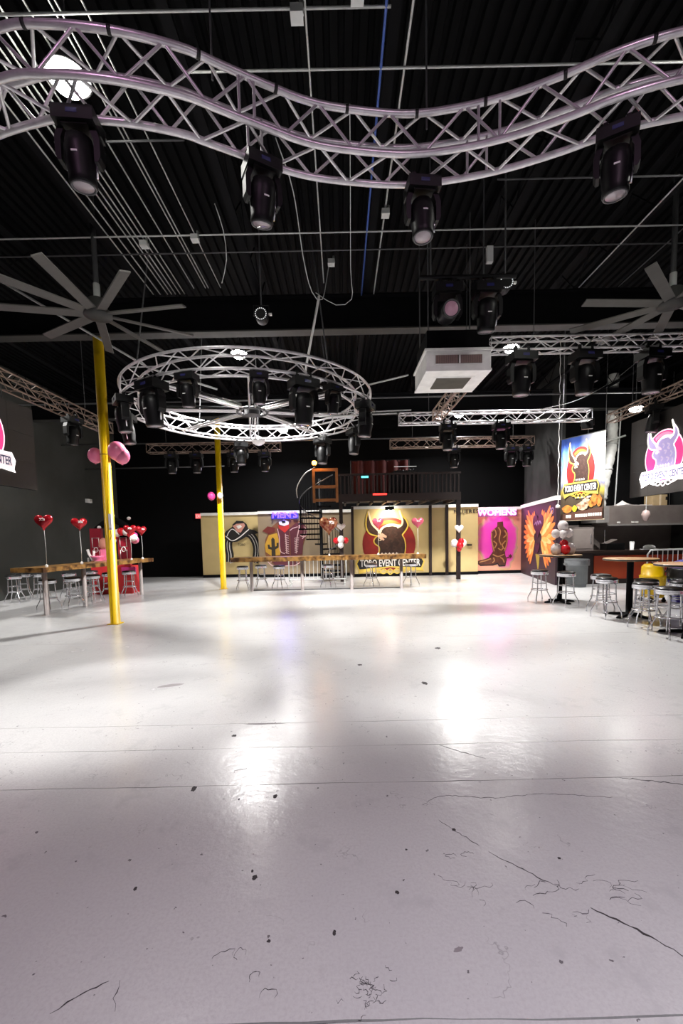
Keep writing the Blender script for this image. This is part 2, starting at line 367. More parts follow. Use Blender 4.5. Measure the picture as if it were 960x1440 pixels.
# ------------------------------------------------------------------ steel frame
def ibeam(y, z0, h, label):
    o = thing('steel_beam', label, 'beam', ((XL + XR) / 2, y, z0))
    L_ = XR - XL - 0.02
    MB().box((0, 0, 0.012), (L_, 0.24, 0.024)).build('bottom_flange', BEAMG, o)
    MB().box((0, 0, h / 2), (L_, 0.02, h - 0.048)).build('beam_web', BLK, o)
    MB().box((0, 0, h - 0.012), (L_, 0.24, 0.024)).build('top_flange', BLK, o)
ibeam(8.18, 5.35, 0.62, 'dark steel roof beam crossing the hall above the tall yellow pole')
ibeam(13.58, 5.35, 0.62, 'dark steel roof beam over the long plank bar facing the murals')
jx = [-9.1 + 1.93 * k for k in range(11)]
for x in jx:
    o = thing('roof_joist', 'black open-web steel roof joist running toward the mural wall', 'joist', (x, 6.7, 5.98), 0, 'open-web joists under the roof deck')
    MB().box((0, 0, 0.02), (0.10, 23.2, 0.04)).build('bottom_chord', BLK, o); MB().box((0, 0, 0.60), (0.10, 23.2, 0.05)).build('top_chord', BLK, o)
    pts = []
    for k in range(47): pts.append((0, -11.5 + 0.5 * k, 0.04 if k % 2 == 0 else 0.57))
    MB().tube(pts, 0.013, 5).build('web_rod', BLK, o)

# yellow poles
def pole(x, y, label, kind):
    o = thing('yellow_pole', label, 'pole', (x, y, 0))
    MB().lathe([(0.088, 0.012), (0.088, 5.33)], 20).build('pole_shaft', YEL, o)
    MB().box((0, 0, 0.006), (0.22, 0.22, 0.012)).build('base_plate', YEL, o)
    MB().box((0, 0, 5.34), (0.24, 0.24, 0.02)).build('cap_plate', BEAMG, o)
    if kind:
        MB().box((0.06, -0.085, 1.96), (0.05, 0.02, 0.30)).build('cable_holder', WHITE, o)
        MB().tube([(0.06, -0.1, 1.85), (0.08, -0.12, 1.7), (0.05, -0.1, 1.62)], 0.006, 6).build('cable_loop', FIXT, o)
        MB().tube([(0.089 * math.cos(a), 0.089 * math.sin(a), 3.22) for a in [2 * PI * k / 20 for k in range(20)]], 0.008, 6, True).build('tape_band', mat('brown_tape', (.25, .12, .02), .6), o)
pole(-4.40, 8.18, 'tall yellow steel pole beside the left plank bar', True)
pole(-3.78, 13.58, 'yellow steel pole in front of the horseshoe sign', False)
# ------------------------------------------------------------------ trusses
def truss(name, label, path, zb, s, bay, m, closed=False, rc=0.022, rb=0.010, group=None, side=1):
    """box truss whose near chords follow path (x, y); the far chords lie s further to the side"""
    P = spline([(x, y, 0) for x, y in path], 0.05, closed) if len(path) > 2 else [Vector((*path[0], 0)).lerp(Vector((*path[1], 0)), k / 40) for k in range(41)]
    N = len(P); ce_ = sum(P, Vector()) / N
    o = thing(name, label, 'truss', (ce_.x, ce_.y, zb), 0, group)
    near, far, dist = [], [], [0]
    for i, p in enumerate(P):
        t = (P[(i + 1) % N] - P[i - 1]) if closed else (P[min(i + 1, N - 1)] - P[max(i - 1, 0)])
        t.normalize(); n = Vector((-t.y, t.x, 0)) * side
        near.append(p - ce_); far.append(p - ce_ + n * s)
        if i: dist.append(dist[-1] + (p - P[i - 1]).length)
    Z = Vector((0, 0, s))
    ch = [near, [v + Z for v in near], far, [v + Z for v in far]]
    for c_ in ch: MB().tube(c_, rc, 10, closed).build('chord', m, o)
    nb = max(2, int(round(dist[-1] / bay)))
    if closed and nb % 2: nb += 1
    idx = [min(range(N), key=lambda q: abs(dist[q] - dist[-1] * k / nb)) for k in range(nb + (0 if closed else 1))]
    def q(c_, k): return ch[c_][idx[k % len(idx)]]
    for k in range(nb):
        a, b_ = (0, 1) if k % 2 == 0 else (1, 0)
        bar('brace', q(a, k), q(b_, k + 1), rb, m, o); bar('brace', q(2 + b_, k), q(2 + a, k + 1), rb, m, o)
        bar('brace', q(0 if k % 2 else 2, k), q(2 if k % 2 else 0, k + 1), rb, m, o); bar('brace', q(3 if k % 2 else 1, k), q(1 if k % 2 else 3, k + 1), rb, m, o)
    if not closed:
        for k in (0, nb):
            for a, b_ in ((0, 1), (1, 3), (3, 2), (2, 0)): bar('end_brace', q(a, k), q(b_, k), rb, m, o)
    return o, P
SP = [(-3.3, 3.55), (-2.7, 3.12), (-2.09, 2.94), (-1.80, 2.92), (-1.40, 2.96), (-1.0, 3.06), (-0.78, 3.16), (-0.46, 3.31), (-0.20, 3.42), (0.07, 3.485), (0.54, 3.54), (0.91, 3.51), (1.30, 3.42), (1.66, 3.28), (1.95, 3.14), (2.30, 3.03), (2.75, 2.97), (3.3, 3.05)]
st, SPP = truss('curved_truss', 'silver S-curved box truss hanging closest to the entrance end', SP, 4.54, 0.29, 0.27, ALU, rc=0.0245, rb=0.011)
for pxx, k in ((-0.66, 1), (-0.55, 1), (1.12, 1), (1.27, 1)):       # double upright joint plates between truss segments
    p = min(SPP, key=lambda v: abs(v.x - pxx)) - Vector((st.location.x, st.location.y, 0))
    bar('end_brace', p, p + Vector((0, 0, 0.29)), 0.011, ALU, st)
    bar('end_brace', p + Vector((0, .29, 0)), p + Vector((0, .29, 0.29)), 0.011, ALU, st)
TIE = mat('cable_tie_black', (0.012, 0.012, 0.012), 0.5)
for k in range(9, len(SPP) - 8, 10):                                # black ties along the upper chord
    p = SPP[k] - Vector((st.location.x, st.location.y, 0)); t = (SPP[k + 1] - SPP[k]).normalized() * 0.012
    MB().tube([p + Vector((0, 0, 0.29)) - t, p + Vector((0, 0, 0.29)) + t], 0.0275, 10).build('cable_tie', TIE, st)
RC = Vector((-1.74, 8.88, 0)); RO, RS = 2.40, 0.30
rg, _ = truss('ring_truss', 'silver round box truss with wheel spokes hung over the dance floor', [(RC.x + RO * math.cos(a), RC.y + RO * math.sin(a)) for a in [2 * PI * k / 24 for k in range(24)]], 4.10, RS, 0.40, ALU, True, 0.022, 0.010)
for k in range(8):
    a = 2 * PI * k / 8 + 0.2; d = Vector((math.cos(a), math.sin(a), 0)); e_ = Vector((-d.y, d.x, 0)) * 0.055
    for sg in (-1, 1): bar('spoke', d * 0.22 + e_ * sg + Vector((0, 0, .06)), d * 2.08 + e_ * sg + Vector((0, 0, 0.02)), 0.020, ALU, rg)
    bar('spoke_cable', d * 0.3 + Vector((0, 0, .13)), d * 1.95 + Vector((0, 0, .1)), 0.016, FIXT, rg)
MB().tube([(0.30 * math.cos(2 * PI * k / 24), 0.30 * math.sin(2 * PI * k / 24), 0.05) for k in range(24)], 0.028, 8, True).build('hub_ring', GALVD, rg)
MB().lathe([(0.16, -0.02), (0.16, 0.14)], 20).build('hub', GALVD, rg)
for k in range(4):
    a = PI / 4 + PI / 2 * k; bar('hanging_cable', (2.25 * math.cos(a), 2.25 * math.sin(a), .3), (1.9 * math.cos(a), 1.9 * math.sin(a), 2.54), 0.012, GALVD, rg)
tr_specs = [('straight_truss', 'silver straight truss beside the white ceiling air conditioner', [(2.55, 7.30), (7.2, 7.30)], 4.62, 0.20, 0.24, ALU),
            ('straight_truss', 'silver straight truss crossing behind the white ceiling air conditioner', [(1.38, 9.80), (5.70, 9.80)], 4.11, 0.22, 0.25, ALU),
            ('straight_truss', 'brownish truss above the balcony on the beige partition', [(1.67, 14.0), (6.3, 14.0)], 4.42, 0.27, 0.32, ALUB),
            ('straight_truss', 'brownish truss above the horseshoe sign side of the hall', [(-6.2, 14.0), (-1.9, 14.0)], 4.42, 0.27, 0.32, ALUB),
            ('straight_truss', 'brownish truss running under the air conditioner toward the silver truss', [(2.30, 7.5), (2.30, 9.75)], 4.13, 0.20, 0.24, ALUB),
            ('straight_truss', 'brown truss above the left video screen', [(-6.2, 3.6), (-6.2, 12.0)], 4.55, 0.27, 0.30, ALUB),
            ('straight_truss', 'brown truss above the right video screen', [(7.66, 7.4), (7.66, 12.1)], 4.58, 0.22, 0.28, ALUB)]
for nm, lb, pth, zb, s_, by, m_ in tr_specs:
    o, _ = truss(nm, lb, pth, zb, s_, by, m_, rc=0.018, rb=0.0085)
    a, b_ = Vector((*pth[0], 0)), Vector((*pth[1], 0)); c_ = Vector((o.location.x, o.location.y, 0))
    for t in (0.15, 0.85):
        p = a.lerp(b_, t) - c_; bar('hanging_cable', p + Vector((0, 0, s_)), p + Vector((0, 0, 6.64 - zb)), 0.006, GALVD, o)
for t in (0.1, 0.38, 0.62, 0.9):
    p = SPP[int(t * (len(SPP) - 1))] - Vector((st.location.x, st.location.y, 0)); bar('hanging_cable', p + Vector((0, .14, .29)), p + Vector((0, .14, 6.64 - 4.54)), 0.007, GALVD, st)
# ------------------------------------------------------------------ moving heads
def moving_head(loc, rz, tilt, label, group, sc=1.0, lens=None):
    """hangs upside down: loc is the point on the truss chord it is clamped to"""
    o = thing('moving_head_light', label, 'stage light', loc, rz, group); o.scale = (sc, sc, sc)
    for sx in (-0.09, 0.09): MB().box((sx, 0, 0.0), (0.04, 0.05, 0.10)).build('clamp', FIXT, o)
    MB().box((0, 0, -0.105), (0.34, 0.26, 0.11)).box((0, 0, -0.165), (0.22, 0.2, 0.02)).build('base', FIXT, o)
    MB().box((0, -0.131, -0.10), (0.09, 0.004, 0.035)).build('display', mat('display_blue', (.03, .03, .12), .2), o)
    for s in (-1, 1):
        MB().prism([(s * .10, -.17), (s * .16, -.17), (s * .185, -.25), (s * .185, -.40), (s * .165, -.44), (s * .135, -.44), (s * .135, -.26)], 0.055, -0.055).build('yoke_arm', FIXT, o)
    b = MB().lathe([(0.06, 0.16), (0.105, 0.14), (0.125, 0.06), (0.125, -0.06), (0.11, -0.16), (0.115, -0.21), (0.10, -0.225)], 18)
    hb = b.build('head', FIXT, o, (0, 0, -0.375)); hb.rotation_euler = (tilt, 0, 0)
    MB().lathe([(0.088, -0.222), (0.075, -0.232), (0.0001, -0.238)], 18).build('lens', lens or LENS, hb)
    MB().lathe([(0.100, -0.215), (0.104, -0.232), (0.090, -0.232), (0.088, -0.215)], 18).build('lens_ring', GALVD, hb)
    MB().box((0, -0.126, -0.02), (0.05, 0.006, 0.012)).build('name_plate', WHITE, hb)
    MB().tube([(0.128, 0, 0.05), (0.135, 0.0, -0.05), (0.12, 0, -0.16)], 0.012, 6).build('side_rim', CHROME, hb)
    return o
g1 = 'moving heads on the curved truss'
for x, y, rz, tl in [(-1.73, 3.14, 0.1, 0.12), (-0.55, 3.52, 0.5, 0.25), (0.73, 3.75, 0.1, -0.1), (2.06, 3.32, -0.5, 0.1)]:
    moving_head((x, y, 4.52), rz, tl, 'black moving-head light hanging from the S-curved truss', g1, 0.78)
for a, hs in [(-2.50, 1.05), (-2.06, 1.2), (-1.78, .85), (-1.33, .8), (-1.04, 1.22), (-.80, .8), (-.36, 1.1), (.50, 1.0), (.98, 1.1), (1.9, 1.0), (3.3, 1.0)]:
    r_ = RO * .995
    moving_head((RC.x + r_ * math.cos(a), RC.y + r_ * math.sin(a), 4.085), a + PI / 2, 0.1, 'black moving-head light hanging from the round spoked truss', 'moving heads on the ring truss', hs)
for x in (3.05, 4.10, 5.22): moving_head((x, 7.30, 4.60), 0.1, 0.05, 'black moving-head light on the silver truss beside the air conditioner', 'moving heads on the truss beside the air conditioner', 1.2)
for x in (2.45, 3.65): moving_head((x, 9.8, 4.09), 0, 0, 'black moving-head light on the silver truss behind the air conditioner', 'moving heads on the truss behind the air conditioner', 1.0)
for x in (3.7, 5.55, 6.05): moving_head((x, 14.0, 4.40), 0, 0, 'black moving-head light on the truss above the balcony', 'moving heads on the truss above the balcony', 1.1)
for x in (-5.4, -4.6, -3.4, -2.4): moving_head((x, 14.0, 4.40), 0, 0, 'black moving-head light on the truss near the horseshoe sign', 'moving heads on the truss near the horseshoe sign', 1.1)
for y in (8.6, 10.3): moving_head((7.44, y, 4.56), 1.2, 0.2, 'black moving-head light above the right video screen', 'moving heads above the right screen', 1.1)
moving_head((-6.2, 10.2, 4.53), 1.2, 0.2, 'black moving-head light hanging past the left video screen', None, 1.1)
for x, rz, lb, ln in ((1.50, 0.0, 'moving-head light aiming a pale pink lens outward above the air conditioner', LENSP), (2.04, 0.0, 'moving-head light with dark lens above the air conditioner', None)):
    moving_head((x, 6.02, 4.97), rz, -1.35 if ln else 0.2, lb, None, 1.05, ln)
o = thing('light_bar', 'black pipe above the air conditioner carrying two moving heads', 'pipe', (1.78, 6.02, 5.04))
bar('pipe', (-0.65, 0, 0), (0.65, 0, 0), 0.03, FIXT, o); bar('hanging_rod', (-0.5, 0, 0), (-0.5, 0, 1.60), 0.012, GALVD, o); bar('hanging_rod', (0.5, 0, 0), (0.5, 0, 1.60), 0.012, GALVD, o)
MB().box((0.27, -0.06, 0.24), (0.08, 0.06, 0.20)).build('junction_box', GALV, o)

# LED par cans with a ring of diodes
def par_can(loc, rz, label):
    o = thing('par_light', label, 'stage light', loc, rz)
    MB().lathe([(0.07, 0.14), (0.10, 0.1), (0.105, -0.06), (0.10, -0.07)], 18, axis='Y').build('can', FIXT, o)
    b = MB()
    for k in range(18): b.ball((0.085 * math.cos(2 * PI * k / 18), -0.078, 0.085 * math.sin(2 * PI * k / 18)), 0.009, 6, 4)
    b.build('diode_ring', mat('diode', (.8, .8, .8), .3, emit=(1, 1, 1), es=0.6), o)
    MB().tube([(-0.12, 0, 0), (-0.12, 0, 0.16), (0.12, 0, 0.16), (0.12, 0, 0)], 0.012, 6).build('bracket', FIXT, o)
    bar('hanging_rod', (0, 0, 0.16), (0, 0, 6.64 - loc[2]), 0.012, GALVD, o)
    MB().box((0.14, 0, 0.02), (0.05, 0.04, 0.03)).build('knob', WHITE, o)
par_can((-1.19, 7.1, 5.13), 0, 'small par light with diode ring under the ceiling near the beam')
par_can((2.46, 6.5, 5.2), 0, 'small par light with diode ring right of the paired moving heads')

# ------------------------------------------------------------------ high bay lamps
def high_bay(loc, label, power, size=0.34, top=6.64, spread=2.6, cone=None, col=(1.0, 0.98, 0.95), blend=0.15, beam=0):
    o = thing('high_bay_lamp', label, 'lamp', loc)
    MB().lathe([(0.05, 0.22), (0.10, 0.20), (0.11, 0.10), (0.17, 0.04), (0.20, 0.0), (0.185, 0.0), (0.16, 0.03)], 24).build('housing', GALVD, o)
    MB().lathe([(0.0001, -0.11), (0.08, -0.10), (0.135, -0.06), (0.165, 0.012)], 24).build('lens', LAMPE, o)
    bar('hanging_rod', (0, 0, 0.22), (0, 0, top - loc[2]), 0.01, GALVD, o)
    if beam: lamp('high_bay_beam', 'SPOT', (0, 0, -0.14), beam, col, 0.1, (0, 0, -5), 0.60, o, blend=0.6)
    if cone is None: lamp('high_bay_light', 'AREA', (0, 0, -0.13), power, col, size, (0, 0, -5), parent=o, spread=spread)
    else:                                   # wide-beam lens: the output rises toward the edge of the cone
        l = lamp('high_bay_light', 'SPOT', (0, 0, -0.13), power, col, 0.14, (0, 0, -5), cone, o, blend=blend)
        l.data.use_nodes = True; nt = l.data.node_tree; em = nt.nodes['Emission']
        tc = nt.nodes.new('ShaderNodeTexCoord'); sp = nt.nodes.new('ShaderNodeSeparateXYZ'); nt.links.new(tc.outputs['Normal'], sp.inputs[0])
        ab = nt.nodes.new('ShaderNodeMath'); ab.operation = 'ABSOLUTE'; nt.links.new(sp.outputs['Z'], ab.inputs[0])
        pw = nt.nodes.new('ShaderNodeMath'); pw.operation = 'POWER'; pw.inputs[1].default_value = -2.3; nt.links.new(ab.outputs[0], pw.inputs[0]); nt.links.new(pw.outputs[0], em.inputs['Strength'])
high_bay((-2.42, 4.26, 5.85), 'lit high bay lamp above the left bend of the S-curved truss', BAY_W * 0.16, spread=2.6, beam=BAY_W * 4.6)
high_bay((-2.26, 10.2, 5.85), 'lit high bay lamp above the round spoked truss', BAY_W * 7.0, cone=1.93, blend=0.16)
high_bay((4.02, 10.2, 5.85), 'lit high bay lamp behind the silver truss beside the air conditioner', BAY_W * 7.0, cone=1.93, blend=0.16)
high_bay((4.30, 15.6, 5.85), 'lit high bay lamp over the balcony end of the beige partition', BAY_W * 1.35, size=0.5)
high_bay((-2.05, 16.1, 5.55), 'lit high bay lamp over the boots mural', BAY_W * 1.0, size=0.5)
high_bay((4.3, 4.3, 5.85), 'lit high bay lamp right of the S-curved truss', BAY_W * 0.08, spread=2.6)
high_bay((1.6, -2.1, 5.85), 'lit high bay lamp behind the entrance end', BAY_W * 5.7, cone=1.58, col=(.94, .92, 1.0), blend=0.9)
high_bay((-8.5, 9.6, 5.85), 'added unseen high bay lamp between the left screen and the black wall', BAY_W * 0.6)  # added lamp, kept outside the view to brighten the left wall
high_bay((8.17, 12.0, 4.93), 'lit high bay lamp above the food counter', BAY_W * 0.5)
# flood on the right truss, round lamp under the ring, small wall lamps
def flood(loc, rz, label, power, tgt, col=(1, 0.96, 0.9), sz=0.16, cat='lamp'):
    o = thing('flood_light', label, cat, loc, rz)
    MB().box((0, 0.05, 0), (0.22, 0.08, 0.16)).build('housing', FIXT, o); MB().box((0, 0.004, 0), (0.19, 0.012, 0.13)).build('lens', mat('flood_lens_%d' % int(col[2] * 100), (1, 1, 1), .3, emit=col, es=20), o)
    MB().tube([(-0.13, .05, 0), (-0.13, .05, .14), (0.13, .05, .14), (0.13, .05, 0)], 0.01, 6).build('bracket', FIXT, o)
    l = lamp('flood_lamp_light', 'SPOT', (0, -0.03, 0), power, col, 0.06, tgt, 1.9, o)
o = thing('round_ceiling_lamp', 'round glass lamp hanging under the far side of the spoked ring', 'lamp', (-1.98, 10.75, 4.0))
MB().lathe([(0.03, 0.1), (0.10, 0.06), (0.165, 0.0), (0.15, -0.06), (0.08, -0.11), (0.001, -0.13)], 20).build('glass_bowl', mat('pearl_glass', (.75, .7, .7), .2, emit=(1, .95, .95), es=.25), o)
MB().lathe([(0.168, -.012), (0.175, 0), (0.168, .012)], 20).build('rim', CHROME, o); bar('hanging_rod', (0, 0, .1), (0, 0, 2.64), 0.01, GALVD, o)
# stage wash lamps that tint the near floor and truss, out of view above the entrance end
for k, (x, y) in enumerate([(-1.6, 0.2), (1.6, 0.2)]):
    o = thing('wash_light', 'pink stage wash lamp above the entrance end of the hall', 'stage light', (x, y, 5.6), 0, 'wash lamps above the entrance end')
    MB().lathe([(0.08, 0.22), (0.14, 0.18), (0.15, 0.0), (0.14, -0.02)], 18).build('can', FIXT, o); MB().lathe([(0.001, -0.005), (0.13, 0.0)], 18).build('lens', mat('wash_lens', (1, .6, .8), .3, emit=(1, .5, .8), es=6), o)
    bar('hanging_rod', (0, 0, .2), (0, 0, 1.04), 0.012, GALVD, o)
    lamp('wash_lamp_light', 'SPOT', (0, 0, -0.05), PINK_W, (1.0, 0.55, 0.90), 0.12, (0.2 if x < 0 else -0.2, 2.6, -3.6), 2.0, o, blend=0.8)
# ------------------------------------------------------------------ air conditioner
o = thing('ceiling_air_conditioner', 'white ceiling cassette air conditioner with dark grille', 'air conditioner', (1.73, 6.74, 3.92))
MB().box((0, 0, 0.15), (0.92, 0.92, 0.26)).build('body', WHITE, o)
MB().box((0, 0, 0.01), (0.94, 0.94, 0.03)).build('face_panel', WHITE, o)
MB().box((0, 0, 0.29), (0.97, 0.97, 0.03)).build('top_lip', WHITE, o)
GRL = mat('grille_dark', (0.13, 0.12, 0.10), 0.6)
gr = MB().box((0, 0.03, -0.006), (0.52, 0.46, 0.012)).build('return_grille', GRL, o)
for k in range(14): MB().box((0, -0.19 + k * 0.034, -0.014), (0.51, 0.008, 0.008)).build('grille_slat', mat('grille_slat', (.20, .18, .15), .5), gr)
MB().box((0, 0.03, -0.004), (0.60, 0.54, 0.010)).build('grille_frame', WHITE, o)
fr = MB().box((0.0, -0.462, 0.155), (0.70, 0.012, 0.15)).build('front_frame', WHITE, o)
vt = MB().box((0.0, -0.470, 0.155), (0.66, 0.010, 0.115)).build('front_vent', GRL, o)
for k in range(44):
    if k not in (21, 22): MB().box((-0.32 + k * 0.0149, -0.477, 0.155), (0.006, 0.008, 0.11)).build('vent_fin', mat('vent_fin', (.42, .27, .25), .5), vt)
MB().box((0.01, -0.477, 0.155), (0.02, 0.010, 0.115)).build('vent_divider', WHITE, vt)
MB().box((0.02, 0.05, 0.46), (0.90, 0.8, 0.30)).build('black_plenum', BLK, o)
for sx in (-.4, .4):
    for sy in (-.3, .35): bar('hanging_rod', (sx, sy, .6), (sx, sy, 2.72), 0.01, GALVD, o)

# ------------------------------------------------------------------ ceiling fans
def fan(loc, off, label, n=9, r=1.32):
    o = thing('ceiling_fan', label, 'fan', loc)
    MB().lathe([(0.06, 0.22), (0.12, 0.20), (0.13, 0.05), (0.19, 0.03), (0.19, -0.03), (0.05, -0.05)], 20).build('motor_hub', BEAMG, o)
    MB().lathe([(0.035, 0.2), (0.035, 6.64 - loc[2])], 12).build('down_rod', GALVD, o); MB().lathe([(0.045, 0.24), (0.045, 0.42)], 12).build('rod_collar', GALV, o)
    bl = MB().box((0.74, 0, 0), (1.16, 0.13, 0.018), rx=0.24).mesh('fan_blade', BLADE)
    for k in range(n):
        q = bpy.data.objects.new('fan_blade', bl); C.objects.link(q); q.parent = o; q.rotation_euler = (0, 0, math.radians(off) + 2 * PI * k / n)
fan((-3.43, 6.42, 4.86), -8, 'large grey ceiling fan above the tall yellow pole')
fan((4.87, 6.45, 4.86), 63, 'large grey ceiling fan right of the air conditioner')

# ------------------------------------------------------------------ conduits, cables
def pipe(name, pts, r, m, label, cat, group=None, smooth=False):
    P = spline(pts, 0.12) if smooth else pts
    b = MB(); c_ = Vector(P[0]); b.tube([Vector(p) - c_ for p in P], r, 6); o = b.build(name, m, None, c_); return tag(o, label, cat, group)
for x in (-3.22, -3.10, -2.97, -2.90, -2.83, -2.75, -2.67):
    pipe('conduit', [(x, -2, 5.93), (x, 7.9, 5.93)], 0.009, GALV, 'thin grey conduit in the bundle under the roof joists left of the ring truss', 'conduit', 'bundle of conduits left of the ring truss')
for x in (-2.44, -2.24, -2.19, -1.98):
    pipe('conduit', [(x, -2, 5.91), (x, 7.7, 5.91)], 0.008, GALV, 'single grey conduit between the conduit bundle and the S-curved truss middle', 'conduit', 'loose conduits beside the bundle')
pipe('conduit', [(-0.20, -1, 5.9), (-0.20, 7.6, 5.9)], 0.010, GALV, 'grey conduit running lengthwise left of the blue pipe', 'conduit')
pipe('blue_pipe', [(0.46, -1, 5.9), (0.46, 8.0, 5.9)], 0.013, BLUEP, 'blue pipe running lengthwise under the roof', 'pipe')
pipe('conduit', [(0.68, -1, 5.92), (0.68, 8.0, 5.92)], 0.012, GALV, 'grey conduit running lengthwise right of the blue pipe', 'conduit')
pipe('conduit', [(4.3, 1, 5.9), (4.3, 7.9, 5.9)], 0.010, GALV, 'grey conduit running lengthwise beside the right ceiling fan', 'conduit')
pipe('conduit', [(5.0, 2, 5.9), (5.0, 7.9, 5.9)], 0.010, GALVD, 'dark conduit running lengthwise above the right ceiling fan', 'conduit')
for y, x0, x1, m_, lb in ((3.82, -2.9, 0.5, GALV, 'cross conduit above the S-curved truss, near run'), (4.28, -1.3, 3.6, GALV, 'cross conduit just beyond the S-curved truss'), (6.40, -9.0, 5.2, GALV, 'long cross conduit spanning between both ceiling fans'),
                          (6.78, -9.0, 8.5, GALVD, 'dark cross pipe parallel to the long cross conduit'), (4.95, -3.0, -1.6, GALVD, 'short dim cross conduit under the conduit bundle'), (5.55, 2.0, 8.0, GALVD, 'dim cross conduit right of the air conditioner')):
    pipe('conduit', [(x0, y, 5.9), (x1, y, 5.9)], 0.011, m_, lb, 'conduit')
for y, z, x0, x1 in ((11.5, 5.2, -9.5, 11.0), (14.9, 4.9, -9.5, 6.7), (16.2, 4.3, -9.5, -4.3)):
    pipe('cross_pipe', [(x0, y, z), (x1, y, z)], 0.022, GALVD, 'long dim pipe crossing the back half of the hall', 'pipe', 'cross pipes in the back half')
BW = [(-0.35, 3.9, 5.9), (0.5, 3.82, 5.9)]
for (x, y), lb in zip([(-0.27, 3.82), (0.22, 3.7), (-0.06, 7.0), (0.68, 6.0), (-1.98, 6.4), (-2.75, 6.5)], ['above the S-curved truss middle', 'left of the blue pipe at the near cross conduit', 'at the end of the drooping cable', 'on the conduit right of the blue pipe', 'where the long cross conduit meets a loose conduit', 'on the conduit bundle']):
    o = thing('junction_box', 'small grey electrical junction box ' + lb, 'junction box', (x, y, 5.86))
    MB().box((0, 0, 0), (0.10, 0.10, 0.06)).build('box', GALV, o); MB().box((0, 0, -0.033), (0.104, 0.104, 0.008)).build('cover_plate', GALV, o); MB().lathe([(0.018, -.04), (0.018, .06)], 10, (0.04, 0, .03)).build('conduit_fitting', GALV, o)
pipe('hanging_cable', [(-0.62, 5.0, 5.95), (-0.48, 5.4, 5.7), (-0.42, 6.0, 5.3), (-0.34, 6.4, 5.1), (-0.2, 6.6, 5.1), (-0.1, 7.0, 5.8)], 0.006, GALV, 'thin pale cable drooping under the roof left of the blue pipe', 'cable', smooth=True)
pipe('hanging_cable', [(0.18, 4.6, 5.9), (0.2, 5.4, 5.75), (0.22, 6.4, 5.4), (0.24, 6.8, 5.2), (0.0, 6.8, 5.12), (-0.3, 6.7, 5.25)], 0.005, GALV, 'thin cable looping down beside the blue pipe', 'cable', smooth=True)
pipe('hanging_cable', [(-1.55, 5.9, 5.95), (-1.5, 6.1, 5.75), (-1.52, 6.3, 5.5), (-1.65, 6.5, 5.3)], 0.006, GALV, 'thin pale cable curving down beside the conduit bundle', 'cable', smooth=True)
pipe('hanging_cable', [(0.7, 3.6, 5.95), (1.2, 3.62, 5.83), (1.9, 3.6, 5.9), (2.4, 3.5, 5.95)], 0.006, GALV, 'thin cable slung above the right part of the S-curved truss', 'cable', smooth=True)
pipe('hanging_cable', [(5.3, 7.5, 4.62), (5.2, 8.3, 4.42), (4.9, 9.0, 4.28), (4.5, 9.8, 4.33)], 0.005, FIXT, 'dim cable sagging between the two silver straight trusses', 'cable', smooth=True)
pipe('brace_pipe', [(-5.6, 6.9, 5.9), (-3.45, 8.1, 4.75), (-2.3, 8.4, 4.45)], 0.02, GALV, 'bright grey pipe slanting down to the left edge of the spoked ring', 'pipe')
pipe('brace_pipe', [(-0.55, 7.6, 4.45), (-0.35, 7.0, 4.95), (-0.25, 6.7, 5.2)], 0.02, GALV, 'bright grey pipe slanting up from the ring toward the beam', 'pipe')
pipe('brace_pipe', [(0.55, 8.2, 4.4), (1.22, 7.6, 4.35)], 0.016, GALV, 'short bright pipe between the ring truss and the air conditioner', 'pipe')
for z, x1 in ((4.02, 1.5), (3.96, 1.2)):
    pipe('brace_pipe', [(-0.4, 9.0, z + .1), (x1, 9.0, z + .14)], 0.013, GALV, 'bright horizontal pipe sticking out of the right side of the ring truss', 'pipe', 'pipes right of the ring truss')
# ------------------------------------------------------------------ bar stools
def make_stool():
    o = thing('bar_stool', 'x', 'stool')
    MB().lathe([(0.0001, 0.755), (0.12, 0.753), (0.165, 0.743), (0.178, 0.725), (0.176, 0.705)], 22).build('seat', VINYL, o)
    MB().lathe([(0.181, 0.712), (0.184, 0.69), (0.181, 0.645), (0.172, 0.645), (0.172, 0.71)], 22).build('seat_band', CHROME, o)
    MB().box((0.0, -0.186, 0.68), (0.04, 0.006, 0.03)).build('sticker', mat('pink_sticker', (.75, .35, .45), .5), o)
    for k in range(4):
        a = PI / 4 + PI / 2 * k; d = Vector((math.cos(a), math.sin(a), 0)); z = Vector((0, 0, 1))
        P = spline([d * .135 + z * .65, d * .145 + z * .45, d * .155 + z * .30, d * .175 + z * .24, d * .235 + z * .12, d * .245 + z * .06, d * .245 + z * .005], 0.03)
        MB().tube(P, 0.0125, 8).build('leg', CHROME, o)
    MB().tube([(0.172 * math.cos(2 * PI * k / 24), 0.172 * math.sin(2 * PI * k / 24), 0.30) for k in range(24)], 0.010, 6, True).build('foot_ring', CHROME, o)
    MB().tube([(0.14 * math.cos(2 * PI * k / 20), 0.14 * math.sin(2 * PI * k / 20), 0.45) for k in range(20)], 0.007, 6, True).build('upper_ring', CHROME, o)
    return o
stool0 = make_stool(); first = [True]
def stool(x, y, rz, label, group=None):
    if first[0]:
        first[0] = False; s = stool0; s.location = (x, y, 0); s.rotation_euler = (0, 0, rz); s['label'] = label
        if group: s['group'] = group
        return s
    s = copy_tree(stool0, (x, y, 0), rz, label)
    if 'group' in s.keys(): del s['group']
    if group: s['group'] = group
    return s
stool(4.48, 9.62, .1, 'chrome bar stool at the round table with the balloon column, mural wall side'); stool(4.80, 9.08, .3, 'chrome bar stool in front of the round table with the balloon column')
stool(4.86, 7.78, .2, 'chrome bar stool on the dance floor side of the middle round table'); stool(5.12, 8.38, .5, 'chrome bar stool behind the middle round table'); stool(5.30, 7.38, .4, 'chrome bar stool in front of the middle round table')
